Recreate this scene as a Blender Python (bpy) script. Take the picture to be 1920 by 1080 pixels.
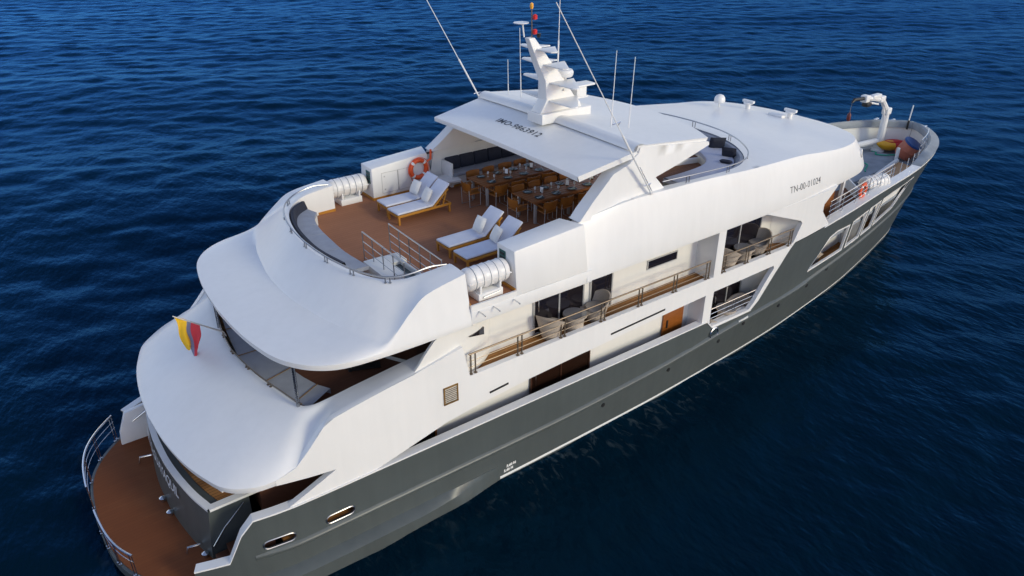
import bpy, math, random
import numpy as np
from mathutils import Vector, Matrix
from mathutils.geometry import delaunay_2d_cdt

for o in list(bpy.data.objects): bpy.data.objects.remove(o, do_unlink=True)
scene = bpy.context.scene
COL = scene.collection
R = math.radians
random.seed(4); RNG = np.random.default_rng(4)

# ------------------------------------------------------------------ camera
# ship frame: x forward, y to port, z up; z = 0 is the water line
CAM = Vector((-10.28, -18.24, 15.35)); YAW = 0.93756; PITCH = -0.48812
cd = bpy.data.cameras.new('camera'); cam = bpy.data.objects.new('camera', cd); COL.objects.link(cam)
cam.location = CAM; cam.rotation_euler = (math.pi/2+PITCH, 0, YAW-math.pi/2)
cd.sensor_width = 36; cd.lens = 36*1413.58/1920; cd.clip_start = .1; cd.clip_end = 20000
scene.camera = cam

# ------------------------------------------------------------------ sky, sun, exposure
SUN_EL = 21.0; SUN_AZ = R(-70)                      # azimuth of the sun measured from +x (bow) towards port
w = bpy.data.worlds.new('World'); scene.world = w; w.use_nodes = True
nt = w.node_tree; bg = nt.nodes['Background']; sky = nt.nodes.new('ShaderNodeTexSky')
sky.sky_type = 'NISHITA'; sky.sun_disc = False; sky.sun_elevation = R(SUN_EL)
sky.sun_rotation = math.pi/2-SUN_AZ; sky.altitude = 0; sky.air_density = 1.0; sky.dust_density = .25; sky.ozone_density = 1.8
tint = nt.nodes.new('ShaderNodeMix'); tint.data_type = 'RGBA'; tint.blend_type = 'MULTIPLY'; tint.inputs['Factor'].default_value = 1; tint.inputs['B'].default_value = (1.23, .985, .94, 1)
nt.links.new(sky.outputs[0], tint.inputs['A']); nt.links.new(tint.outputs['Result'], bg.inputs[0]); bg.inputs[1].default_value = .15
sd = bpy.data.lights.new('sun', 'SUN'); sun = bpy.data.objects.new('sun', sd); COL.objects.link(sun)
sd.energy = 1.0; sd.angle = R(12); sd.color = (1, .95, .68)
sv = Vector((math.cos(R(SUN_EL))*math.cos(SUN_AZ), math.cos(R(SUN_EL))*math.sin(SUN_AZ), math.sin(R(SUN_EL))))
sun.rotation_euler = (-sv).to_track_quat('-Z', 'Y').to_euler()
scene.view_settings.view_transform = 'Standard'; scene.view_settings.look = 'None'
scene.view_settings.exposure = 0.66; scene.view_settings.gamma = 1
scene.render.engine = 'CYCLES'

# ------------------------------------------------------------------ helpers
def tag(o, label=None, cat=None, group=None, kind=None):
    if label: o['label'] = label
    if cat: o['category'] = cat
    if group: o['group'] = group
    if kind: o['kind'] = kind
    return o
def empty(name, loc=(0,0,0), rz=0, label=None, cat=None, group=None):
    o = bpy.data.objects.new(name, None); COL.objects.link(o)
    o.location = loc; o.rotation_euler = (0,0,rz); o.empty_display_size = .3
    return tag(o, label, cat, group)

class MB:
    """collects vertices and faces, builds ONE mesh object"""
    def __init__(s): s.v = []; s.f = []; s.mi = []
    def add(s, vs, fs, mi=0):
        n = len(s.v); s.v += [tuple(map(float, p)) for p in vs]; s.f += [tuple(n+i for i in f) for f in fs]; s.mi += [mi]*len(fs); return s
    def box(s, c, d, rz=0, ry=0, rx=0, mi=0, taper=1.0):
        m = Matrix.Translation(c) @ Matrix.Rotation(rz,4,'Z') @ Matrix.Rotation(ry,4,'Y') @ Matrix.Rotation(rx,4,'X')
        vs = []
        for z in (-.5,.5):
            k = taper if z > 0 else 1
            for x, y in ((-.5,-.5),(.5,-.5),(.5,.5),(-.5,.5)): vs.append(m @ Vector((x*k*d[0], y*k*d[1], z*d[2])))
        return s.add(vs, [(3,2,1,0),(4,5,6,7),(0,1,5,4),(1,2,6,5),(2,3,7,6),(3,0,4,7)], mi)
    def rbox(s, c, d, r=.04, rz=0, ry=0, rx=0, mi=0, n=3):
        """box with rounded edges and corners"""
        m = Matrix.Translation(c) @ Matrix.Rotation(rz,4,'Z') @ Matrix.Rotation(ry,4,'Y') @ Matrix.Rotation(rx,4,'X')
        r = min(r, min(d)/2*.98); hx, hy, hz = d[0]/2, d[1]/2, d[2]/2
        prof = [(r*(1-math.cos(a)), -hz+r-r*math.sin(a)) for a in [math.pi/2*(1-i/n) for i in range(n+1)]]
        prof = [(r-r*math.cos(math.pi/2*i/n), 0) for i in range(0)] or prof
        rings = []
        lv = [(r*math.sin(math.pi/2*i/n), -hz+r-r*math.cos(math.pi/2*i/n)) for i in range(n+1)]
        lv = lv + [(a, -z) for a, z in reversed(lv)]
        for off, z in lv:
            ring = []
            for q, (sx, sy) in enumerate(((1,1),(-1,1),(-1,-1),(1,-1))):
                for i in range(n+1):
                    a = math.pi/2*(q+i/n)
                    ring.append(m @ Vector((sx*(hx-r)+off*math.cos(a), sy*(hy-r)+off*math.sin(a), z)))
            rings.append(ring)
        return s.loft(rings, closed=True, caps=True, mi=mi)
    def loft(s, rings, closed=False, caps=False, mi=0):
        n = len(rings[0]); vs = [p for r in rings for p in r]; fs = []
        for i in range(len(rings)-1):
            for j in range(n if closed else n-1):
                a = i*n+j; b = i*n+(j+1) % n
                fs.append((a, b, b+n, a+n))
        if caps: fs.append(tuple(reversed(range(n)))); fs.append(tuple(range((len(rings)-1)*n, len(rings)*n)))
        return s.add(vs, fs, mi)
    def tube(s, pts, r, n=8, mi=0, closed=False):
        pts = [Vector(p) for p in pts]; rings = []
        rr = r if hasattr(r, '__len__') else [r]*len(pts)
        up = None
        for i, p in enumerate(pts):
            if closed: t = (pts[(i+1) % len(pts)]-pts[i-1])
            else: t = (pts[min(i+1, len(pts)-1)]-pts[max(i-1, 0)])
            t.normalize()
            if up is None:
                up = Vector((0,0,1)) if abs(t.z) < .9 else Vector((1,0,0))
            a = t.cross(up)
            if a.length < 1e-4: a = t.cross(Vector((.3,.8,.1)))
            a.normalize(); b = a.cross(t); b.normalize(); up = b
            rings.append([p+(a*math.cos(2*math.pi*k/n)+b*math.sin(2*math.pi*k/n))*rr[i] for k in range(n)])
        if closed: rings.append(rings[0]); return s.loft(rings, True, False, mi)
        return s.loft(rings, True, True, mi)
    def lathe(s, prof, c=(0,0,0), axis='Z', n=20, mi=0, m=None):
        rings = []
        for r, h in prof:
            ring = []
            for k in range(n):
                a = 2*math.pi*k/n
                p = Vector((max(r, 1e-4)*math.cos(a), max(r, 1e-4)*math.sin(a), h))
                if axis == 'X': p = Vector((p.z, p.x, p.y))
                if axis == 'Y': p = Vector((p.y, p.z, p.x))
                ring.append((m @ p if m else p)+Vector(c))
            rings.append(ring)
        return s.loft(rings, True, True, mi)
    def prism(s, poly, a, b, axis='Z', mi=0):
        """2-D polygon extruded from a to b along an axis"""
        def P(u, v, h):
            return {'Z': (u,v,h), 'Y': (u,h,v), 'X': (h,u,v)}[axis]
        n = len(poly)
        vs = [P(u,v,a) for u,v in poly]+[P(u,v,b) for u,v in poly]
        fs = [tuple(reversed(range(n))), tuple(range(n,2*n))]+[(i,(i+1)%n,n+(i+1)%n,n+i) for i in range(n)]
        return s.add(vs, fs, mi)
    def build(s, name, mats, parent=None, smooth=35, bevel=0, local=None):
        me = bpy.data.meshes.new(name); me.from_pydata(s.v, [], s.f)
        for m in (mats if isinstance(mats, (list, tuple)) else [mats]): me.materials.append(m)
        for p, i in zip(me.polygons, s.mi): p.material_index = i
        import bmesh
        bm = bmesh.new(); bm.from_mesh(me); bmesh.ops.remove_doubles(bm, verts=bm.verts, dist=1e-5)
        bmesh.ops.recalc_face_normals(bm, faces=bm.faces)
        if bevel:
            es = [e for e in bm.edges if len(e.link_faces) == 2 and e.calc_face_angle(0) > .6]
            bmesh.ops.bevel(bm, geom=es, offset=bevel, segments=2, affect='EDGES', profile=.5, clamp_overlap=True)
        thr = R(smooth)
        for f in bm.faces: f.smooth = True
        for e in bm.edges: e.smooth = (len(e.link_faces) == 2 and e.calc_face_angle(0) < thr)
        bm.to_mesh(me); bm.free()
        o = bpy.data.objects.new(name, me); COL.objects.link(o)
        if parent: o.parent = parent
        return o

def pchip(xs, ys):
    xs = np.array(xs, float); ys = np.array(ys, float); h = np.diff(xs); d = np.diff(ys)/h; m = np.zeros(len(xs))
    for i in range(1, len(xs)-1):
        if d[i-1]*d[i] > 0:
            w1 = 2*h[i]+h[i-1]; w2 = h[i]+2*h[i-1]; m[i] = (w1+w2)/(w1/d[i-1]+w2/d[i])
    m[0] = d[0]; m[-1] = d[-1]
    def f(x):
        x = min(max(float(x), xs[0]), xs[-1]); i = min(max(int(np.searchsorted(xs, x))-1, 0), len(h)-1)
        t = (x-xs[i])/h[i]
        return float(ys[i]*(1+2*t)*(1-t)**2+m[i]*h[i]*t*(1-t)**2+ys[i+1]*t*t*(3-2*t)+m[i+1]*h[i]*t*t*(t-1))
    return f
def spl(pts, n, closed=False):
    """Catmull-Rom through points, n samples per span"""
    P = [Vector(p) for p in pts]; out = []; N = len(P)
    for i in range(N if closed else N-1):
        p1, p2 = P[i], P[(i+1) % N]
        p0 = P[i-1] if (closed or i > 0) else p1*2-p2
        p3 = P[(i+2) % N] if (closed or i < N-2) else p2*2-p1
        for k in range(n):
            t = k/n
            out.append(.5*((2*p1)+(p2-p0)*t+(2*p0-5*p1+4*p2-p3)*t*t+(3*p1-p0-3*p2+p3)*t**3))
    if not closed: out.append(P[-1].copy())
    return out
def mirror(half):
    """half curve from the centre line outwards to starboard -> whole curve from port to starboard; input y >= 0"""
    return [Vector((p[0], p[1], p[2])) for p in reversed(half)] + [Vector((p[0], -p[1], p[2])) for p in half[1:]]

def inpoly(p, poly):
    x, y = p; c = False; n = len(poly)
    for i in range(n):
        x1, y1 = poly[i]; x2, y2 = poly[i-1]
        if (y1 > y) != (y2 > y) and x < (x2-x1)*(y-y1)/(y2-y1)+x1: c = not c
    return c
def subdiv(poly, step):
    out = []
    for i in range(len(poly)):
        a = poly[i]; b = poly[(i+1) % len(poly)]; L = math.hypot(b[0]-a[0], b[1]-a[1]); k = max(1, int(math.ceil(L/step)))
        out += [(a[0]+(b[0]-a[0])*j/k, a[1]+(b[1]-a[1])*j/k) for j in range(k)]
    return out
def region(outer, holes=(), step=.35):
    polys = [subdiv(list(outer), step)]+[subdiv(list(h), step) for h in holes]
    pts = []; edges = []
    for pl in polys:
        n = len(pts); pts += pl; edges += [(n+i, n+(i+1) % len(pl)) for i in range(len(pl))]
    B = np.array(pts)
    xs = np.arange(B[:,0].min()+step/2, B[:,0].max(), step); ys = np.arange(B[:,1].min()+step/2, B[:,1].max(), step)
    for j, y in enumerate(ys):
        for x in xs:
            q = (float(x), float(y))
            if np.min((B[:,0]-q[0])**2+(B[:,1]-q[1])**2) < (.45*step)**2: continue
            if inpoly(q, polys[0]) and not any(inpoly(q, h) for h in polys[1:]): pts.append(q)
    vs, _, fs, _, _, _ = delaunay_2d_cdt([Vector(p) for p in pts], edges, [], 0, 1e-5)
    keep = []
    for f in fs:
        c = (sum(vs[i].x for i in f)/len(f), sum(vs[i].y for i in f)/len(f))
        if inpoly(c, polys[0]) and not any(inpoly(c, h) for h in polys[1:]): keep.append(tuple(f))
    return [(v.x, v.y) for v in vs], keep
def skin(mb, reg, mapf, off, sides=(-1,1), mi=0):
    """map a 2-D region on to a surface on both sides of the ship, give it a thickness (off: inner map)"""
    pts, tris = reg; n = len(pts)
    cnt = {}
    for t in tris:
        for i in range(len(t)):
            e = (t[i], t[(i+1) % len(t)]); cnt[e] = cnt.get(e, 0)+1
    bd = [e for e in cnt if (e[1], e[0]) not in cnt]
    for s in sides:
        vs = []
        for p in pts: q = mapf(*p); vs.append((q[0], s*q[1], q[2]))
        for p in pts: q = off(*p); vs.append((q[0], s*q[1], q[2]))
        fs = [t for t in tris]+[tuple(n+i for i in reversed(t)) for t in tris]+[(a, b, b+n, a+n) for a, b in bd]
        mb.add(vs, fs, mi)
    return mb
def flat(mb, outer, z0, z1, holes=(), step=2.0, mi=0):
    """horizontal slab from an outline"""
    reg = region(outer, holes, step)
    return skin(mb, reg, lambda u, v: (u, v, z1), lambda u, v: (u, v, z0), sides=(1,), mi=mi)

# ------------------------------------------------------------------ materials
def mat(name, col, rough=.5, metal=0, var=0, vscale=1.0, bump=0, bscale=20, spec=.5, coat=0):
    m = bpy.data.materials.new(name); m.use_nodes = True; t = m.node_tree; b = t.nodes['Principled BSDF']
    b.inputs['Base Color'].default_value = (*col, 1); b.inputs['Roughness'].default_value = rough; b.inputs['Metallic'].default_value = metal
    b.inputs['Specular IOR Level'].default_value = spec; b.inputs['Coat Weight'].default_value = coat
    if var or bump:
        tc = t.nodes.new('ShaderNodeTexCoord')
    if var:
        nz = t.nodes.new('ShaderNodeTexNoise'); nz.inputs['Scale'].default_value = vscale; nz.inputs['Detail'].default_value = 6
        t.links.new(tc.outputs['Object'], nz.inputs['Vector'])
        rp = t.nodes.new('ShaderNodeValToRGB'); rp.color_ramp.elements[0].position = .3; rp.color_ramp.elements[1].position = .7
        rp.color_ramp.elements[0].color = (*[c*(1-var) for c in col], 1); rp.color_ramp.elements[1].color = (*[min(1, c*(1+var*.6)) for c in col], 1)
        t.links.new(nz.outputs['Fac'], rp.inputs[0]); t.links.new(rp.outputs[0], b.inputs['Base Color'])
    if bump:
        n2 = t.nodes.new('ShaderNodeTexNoise'); n2.inputs['Scale'].default_value = bscale; n2.inputs['Detail'].default_value = 3
        t.links.new(tc.outputs['Object'], n2.inputs['Vector'])
        bp = t.nodes.new('ShaderNodeBump'); bp.inputs['Strength'].default_value = bump; bp.inputs['Distance'].default_value = .02
        t.links.new(n2.outputs['Fac'], bp.inputs['Height']); t.links.new(bp.outputs[0], b.inputs['Normal'])
    return m
def paint(name, col, rough, streak, dirt, wav=.05):
    """marine paint: faint vertical streaks, patches and unfairness of the plating"""
    m = bpy.data.materials.new(name); m.use_nodes = True; t = m.node_tree; b = t.nodes['Principled BSDF']
    b.inputs['Roughness'].default_value = rough; N = t.nodes.new; L = t.links.new
    tc = N('ShaderNodeTexCoord'); mp = N('ShaderNodeMapping'); mp.inputs['Scale'].default_value = (3.0, 3.0, .25); L(tc.outputs['Object'], mp.inputs[0])
    n1 = N('ShaderNodeTexNoise'); n1.inputs['Scale'].default_value = 1.6; n1.inputs['Detail'].default_value = 5; L(mp.outputs[0], n1.inputs['Vector'])
    n2 = N('ShaderNodeTexNoise'); n2.inputs['Scale'].default_value = .55; n2.inputs['Detail'].default_value = 6; L(tc.outputs['Object'], n2.inputs['Vector'])
    r1 = N('ShaderNodeMapRange'); r1.inputs['From Min'].default_value = .35; r1.inputs['From Max'].default_value = .75; r1.inputs['To Min'].default_value = 1; r1.inputs['To Max'].default_value = 1-streak
    r2 = N('ShaderNodeMapRange'); r2.inputs['From Min'].default_value = .3; r2.inputs['From Max'].default_value = .7; r2.inputs['To Min'].default_value = 1; r2.inputs['To Max'].default_value = 1-dirt
    L(n1.outputs['Fac'], r1.inputs['Value']); L(n2.outputs['Fac'], r2.inputs['Value'])
    mu = N('ShaderNodeMath'); mu.operation = 'MULTIPLY'; L(r1.outputs[0], mu.inputs[0]); L(r2.outputs[0], mu.inputs[1])
    mx = N('ShaderNodeMix'); mx.data_type = 'RGBA'; mx.blend_type = 'MULTIPLY'; mx.inputs['Factor'].default_value = 1
    mx.inputs['A'].default_value = (*col, 1); cr = N('ShaderNodeCombineColor')
    for i in range(3): L(mu.outputs[0], cr.inputs[i])
    L(cr.outputs[0], mx.inputs['B']); L(mx.outputs['Result'], b.inputs['Base Color'])
    n3 = N('ShaderNodeTexNoise'); n3.inputs['Scale'].default_value = 1.1; n3.inputs['Detail'].default_value = 2; L(tc.outputs['Object'], n3.inputs['Vector'])
    bp = N('ShaderNodeBump'); bp.inputs['Strength'].default_value = wav; bp.inputs['Distance'].default_value = .3
    L(n3.outputs['Fac'], bp.inputs['Height']); L(bp.outputs[0], b.inputs['Normal'])
    return m
def planks(name, c1, c2, width=.11, axis='Y', rough=.7, gap=.012, gapcol=(.02,.015,.01), wear=.3, wearcol=(.3,.2,.13)):
    """decking: boards along the ship, dark caulking, boards differ, worn patches"""
    m = bpy.data.materials.new(name); m.use_nodes = True; t = m.node_tree; b = t.nodes['Principled BSDF']; N = t.nodes.new; L = t.links.new
    b.inputs['Roughness'].default_value = rough; b.inputs['Specular IOR Level'].default_value = .25
    tc = N('ShaderNodeTexCoord'); sp = N('ShaderNodeSeparateXYZ'); L(tc.outputs['Object'], sp.inputs[0])
    a, l = (('Y','X') if axis == 'Y' else ('X','Y'))
    dv = N('ShaderNodeMath'); dv.operation = 'DIVIDE'; L(sp.outputs[a], dv.inputs[0]); dv.inputs[1].default_value = width
    fl = N('ShaderNodeMath'); fl.operation = 'FLOOR'; L(dv.outputs[0], fl.inputs[0])
    fr = N('ShaderNodeMath'); fr.operation = 'FRACT'; L(dv.outputs[0], fr.inputs[0])
    ln = N('ShaderNodeMath'); ln.operation = 'MULTIPLY_ADD'; L(fl.outputs[0], ln.inputs[0]); ln.inputs[1].default_value = .77; L(sp.outputs[l], ln.inputs[2])
    lf = N('ShaderNodeMath'); lf.operation = 'DIVIDE'; L(ln.outputs[0], lf.inputs[0]); lf.inputs[1].default_value = 2.2
    l2 = N('ShaderNodeMath'); l2.operation = 'FLOOR'; L(lf.outputs[0], l2.inputs[0])
    cb = N('ShaderNodeCombineXYZ'); L(fl.outputs[0], cb.inputs[0]); L(l2.outputs[0], cb.inputs[1])
    wn = N('ShaderNodeTexWhiteNoise'); L(cb.outputs[0], wn.inputs['Vector'])
    mx = N('ShaderNodeMix'); mx.data_type = 'RGBA'; mx.inputs['A'].default_value = (*c1,1); mx.inputs['B'].default_value = (*c2,1); L(wn.outputs['Value'], mx.inputs['Factor'])
    nz = N('ShaderNodeTexNoise'); nz.inputs['Scale'].default_value = .8; nz.inputs['Detail'].default_value = 8; L(tc.outputs['Object'], nz.inputs['Vector'])
    mr = N('ShaderNodeMapRange'); mr.inputs['From Min'].default_value = .5; mr.inputs['From Max'].default_value = .75; mr.inputs['To Max'].default_value = wear; L(nz.outputs['Fac'], mr.inputs['Value'])
    m2 = N('ShaderNodeMix'); m2.data_type = 'RGBA'; m2.inputs['B'].default_value = (*wearcol,1); L(mx.outputs['Result'], m2.inputs['A']); L(mr.outputs[0], m2.inputs['Factor'])
    lt = N('ShaderNodeMath'); lt.operation = 'LESS_THAN'; L(fr.outputs[0], lt.inputs[0]); lt.inputs[1].default_value = gap/width
    m3 = N('ShaderNodeMix'); m3.data_type = 'RGBA'; m3.inputs['B'].default_value = (*gapcol,1); L(m2.outputs['Result'], m3.inputs['A']); L(lt.outputs[0], m3.inputs['Factor'])
    L(m3.outputs['Result'], b.inputs['Base Color'])
    return m
def wood(name, c1, c2, rough=.4, scale=6):
    m = bpy.data.materials.new(name); m.use_nodes = True; t = m.node_tree; b = t.nodes['Principled BSDF']; N = t.nodes.new; L = t.links.new
    b.inputs['Roughness'].default_value = rough
    tc = N('ShaderNodeTexCoord'); mp = N('ShaderNodeMapping'); mp.inputs['Scale'].default_value = (1, 7, 7); L(tc.outputs['Object'], mp.inputs[0])
    nz = N('ShaderNodeTexNoise'); nz.inputs['Scale'].default_value = scale; nz.inputs['Detail'].default_value = 5; nz.inputs['Distortion'].default_value = .6; L(mp.outputs[0], nz.inputs['Vector'])
    rp = N('ShaderNodeValToRGB'); rp.color_ramp.elements[0].position = .3; rp.color_ramp.elements[1].position = .7
    rp.color_ramp.elements[0].color = (*c1,1); rp.color_ramp.elements[1].color = (*c2,1)
    L(nz.outputs['Fac'], rp.inputs[0]); L(rp.outputs[0], b.inputs['Base Color'])
    return m
def wicker(name, col):
    m = bpy.data.materials.new(name); m.use_nodes = True; t = m.node_tree; b = t.nodes['Principled BSDF']; N = t.nodes.new; L = t.links.new
    b.inputs['Roughness'].default_value = .7
    tc = N('ShaderNodeTexCoord'); ck = N('ShaderNodeTexChecker'); ck.inputs['Scale'].default_value = 55; L(tc.outputs['Object'], ck.inputs['Vector'])
    ck.inputs[1].default_value = (*col,1); ck.inputs[2].default_value = (*[c*.68 for c in col],1); L(ck.outputs[0], b.inputs['Base Color'])
    return m

WHITE = paint('white_gelcoat', (.82,.81,.79), .34, .035, .045)
WHITE2 = paint('white_wall_paint', (.80,.78,.73), .45, .035, .06)
GREY = paint('grey_hull_paint', (.084,.097,.095), .36, .10, .12, .09)
GREYDECK = mat('grey_deck_paint', (.27,.30,.33), .6, var=.2, vscale=2, bump=.1, bscale=60)
TEAK = planks('teak_deck', (.36,.16,.045), (.22,.09,.025), wear=.25, wearcol=(.4,.22,.09))
TEAKDARK = planks('weathered_teak_deck', (.25,.105,.05), (.18,.075,.034), wear=.4, wearcol=(.26,.14,.09))
SUNDECK = planks('brown_composite_deck', (.36,.155,.078), (.33,.14,.07), width=.14, gap=.006, gapcol=(.16,.07,.04), wear=.25, wearcol=(.36,.16,.09), rough=.8)
PLATDECK = planks('worn_platform_deck', (.20,.062,.020), (.18,.055,.018), width=.12, gap=.005, gapcol=(.1,.03,.01), wear=.6, wearcol=(.24,.095,.035), rough=.8)
VARN = wood('varnished_teak', (.42,.17,.02), (.55,.25,.04), .35)
TABLEW = wood('oiled_table_teak', (.20,.07,.022), (.28,.105,.035), .4)
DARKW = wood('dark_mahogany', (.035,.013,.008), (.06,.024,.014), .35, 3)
PANED = mat('dark_brown_tinted_glass', (.020,.009,.006), .15, spec=.5)
PANELW = wood('brown_wall_panelling', (.11,.042,.022), (.14,.055,.03), .5, 3)
ORANGEW = wood('orange_varnished_door', (.22,.065,.010), (.29,.095,.018), .35, 4)
AFTD = planks('shade_toned_aft_planking', (.125,.05,.028), (.11,.043,.024), gap=.006, gapcol=(.07,.03,.018), wear=.2, wearcol=(.17,.08,.05))  # deck brown darkened in the colour to stand for shade aft
GLASS = mat('dark_glass', (.012,.010,.014), .06, spec=.8)
SMOKE = mat('smoked_grey_glass', (.035,.05,.055), .08, spec=.8)
STEEL = mat('stainless_steel', (.62,.63,.65), .22, metal=1, bump=.03)
FRAME = mat('aluminium_frame', (.55,.55,.54), .4, metal=.5)
RAILST = mat('brushed_rail_steel', (.40,.40,.41), .32, metal=1)
BRONZE = mat('bronze_railing', (.24,.19,.14), .35, metal=.7)
FABW = mat('pale_lounger_fabric', (.66,.67,.74), .85, var=.06, vscale=3, bump=.15, bscale=45)
PILW = mat('cream_pillow_fabric', (.80,.77,.72), .85, var=.05, vscale=8, bump=.25, bscale=22)
FABG = mat('grey_cushion_fabric', (.33,.35,.40), .85, var=.08, vscale=4, bump=.2, bscale=40)
FABL = mat('lavender_cushion_fabric', (.52,.53,.62), .85, var=.06, vscale=3, bump=.2, bscale=25)
NAVY = mat('navy_cushion_fabric', (.018,.022,.040), .8, var=.2, vscale=8, bump=.3, bscale=25)
WICK = wicker('taupe_wicker', (.50,.42,.34))
RAFTW = mat('raft_canister_fibreglass', (.78,.76,.74), .35, var=.12, vscale=5, bump=.15, bscale=12)
BLACK = mat('black_rubber', (.012,.012,.013), .5)
ORANGE = mat('orange_lifebuoy', (.75,.095,.02), .5, var=.15, vscale=6)
REFL = mat('white_reflective_tape', (.8,.8,.78), .4)
INK = mat('dark_grey_lettering', (.045,.05,.06), .5)
LETTER = mat('pale_lettering', (.62,.64,.66), .4)
TERRA = mat('terracotta_plastic', (.55,.16,.09), .5, var=.15, vscale=4)
BLUE = mat('blue_drum_plastic', (.01,.06,.22), .35)
GREENR = mat('green_rope', (.02,.36,.22), .8, bump=.4, bscale=60)
RED = mat('red_plastic', (.62,.02,.02), .4)
YEL = mat('yellow_plastic', (.85,.42,.02), .4)
CHINA = mat('dark_blue_china', (.022,.03,.045), .2)
NAPK = mat('pale_teal_napkin', (.30,.38,.40), .8)
CARD = mat('white_menu_card', (.82,.82,.85), .6)
CLEAR = mat('pale_glassware', (.55,.55,.56), .08, spec=.9)
MARKW = mat('white_mark_paint', (.75,.75,.72), .5)
AMBER = mat('amber_lamp_lens', (.9,.42,.05), .2)
SIGNG = mat('green_sign_panel', (.02,.10,.09), .4)
SLAT = mat('beige_slat_paint', (.42,.37,.30), .6, var=.3, vscale=12)
RUST = mat('rusty_vent_frame', (.20,.105,.02), .7, var=.4, vscale=9)

# ------------------------------------------------------------------ sea
def wave_material():
    m = bpy.data.materials.new('sea_water'); m.use_nodes = True; t = m.node_tree; N = t.nodes.new; L = t.links.new
    t.nodes.remove(t.nodes['Principled BSDF']); out = t.nodes['Material Output']
    tc = N('ShaderNodeTexCoord'); mp = N('ShaderNodeMapping'); mp.inputs['Rotation'].default_value = (0,0,R(-28)); mp.inputs['Scale'].default_value = (1,.5,1); L(tc.outputs['Object'], mp.inputs[0])
    acc = None
    for sc, wgt in ((.8,.85),(1.9,.62),(4.6,.30),(10,.11)):
        n = N('ShaderNodeTexNoise'); n.inputs['Scale'].default_value = sc; n.inputs['Detail'].default_value = 2; n.inputs['Roughness'].default_value = .5; L(mp.outputs[0], n.inputs['Vector'])
        mu = N('ShaderNodeMath'); mu.operation = 'MULTIPLY'; L(n.outputs['Fac'], mu.inputs[0]); mu.inputs[1].default_value = wgt
        if acc: ad = N('ShaderNodeMath'); L(acc.outputs[0], ad.inputs[0]); L(mu.outputs[0], ad.inputs[1]); acc = ad
        else: acc = mu
    # wind patches: ripples are livelier in some places than in others
    pn = N('ShaderNodeTexNoise'); pn.inputs['Scale'].default_value = .05; pn.inputs['Detail'].default_value = 3; L(tc.outputs['Object'], pn.inputs['Vector'])
    pr = N('ShaderNodeMapRange'); pr.inputs['From Min'].default_value = .35; pr.inputs['From Max'].default_value = .65; pr.inputs['To Min'].default_value = .20; pr.inputs['To Max'].default_value = .52; L(pn.outputs['Fac'], pr.inputs['Value'])
    bp = N('ShaderNodeBump'); bp.inputs['Distance'].default_value = .30; L(pr.outputs[0], bp.inputs['Strength']); L(acc.outputs[0], bp.inputs['Height'])
    df = N('ShaderNodeBsdfDiffuse'); df.inputs['Color'].default_value = (.0009,.0095,.0175,1); L(bp.outputs[0], df.inputs['Normal'])
    gl = N('ShaderNodeBsdfGlossy'); gl.inputs['Color'].default_value = (.052,.215,.52,1); gl.inputs['Roughness'].default_value = .24; L(bp.outputs[0], gl.inputs['Normal'])
    fr = N('ShaderNodeFresnel'); fr.inputs['IOR'].default_value = 1.33; L(bp.outputs[0], fr.inputs['Normal'])
    mx = N('ShaderNodeMixShader'); L(fr.outputs[0], mx.inputs[0]); L(df.outputs[0], mx.inputs[1]); L(gl.outputs[0], mx.inputs[2]); 
    at_ = N('ShaderNodeAttribute'); at_.attribute_name = 'foam'
    fn = N('ShaderNodeTexNoise'); fn.inputs['Scale'].default_value = 2.6; fn.inputs['Detail'].default_value = 6; fn.inputs['Roughness'].default_value = .65; fn.inputs['Distortion'].default_value = 1.2; L(mp.outputs[0], fn.inputs['Vector'])
    f1 = N('ShaderNodeMapRange'); f1.inputs['From Min'].default_value = .54; f1.inputs['From Max'].default_value = .72; L(fn.outputs['Fac'], f1.inputs['Value'])
    f2 = N('ShaderNodeMath'); f2.operation = 'MULTIPLY'; L(f1.outputs[0], f2.inputs[0]); L(at_.outputs['Fac'], f2.inputs[1])
    f3 = N('ShaderNodeMath'); f3.operation = 'MULTIPLY'; L(f2.outputs[0], f3.inputs[0]); f3.inputs[1].default_value = .22
    fd = N('ShaderNodeBsdfDiffuse'); fd.inputs['Color'].default_value = (.30,.36,.36,1)
    m2 = N('ShaderNodeMixShader'); L(f3.outputs[0], m2.inputs[0]); L(mx.outputs[0], m2.inputs[1]); L(fd.outputs[0], m2.inputs[2]); L(m2.outputs[0], out.inputs['Surface'])
    return m
SEA = wave_material()
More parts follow.
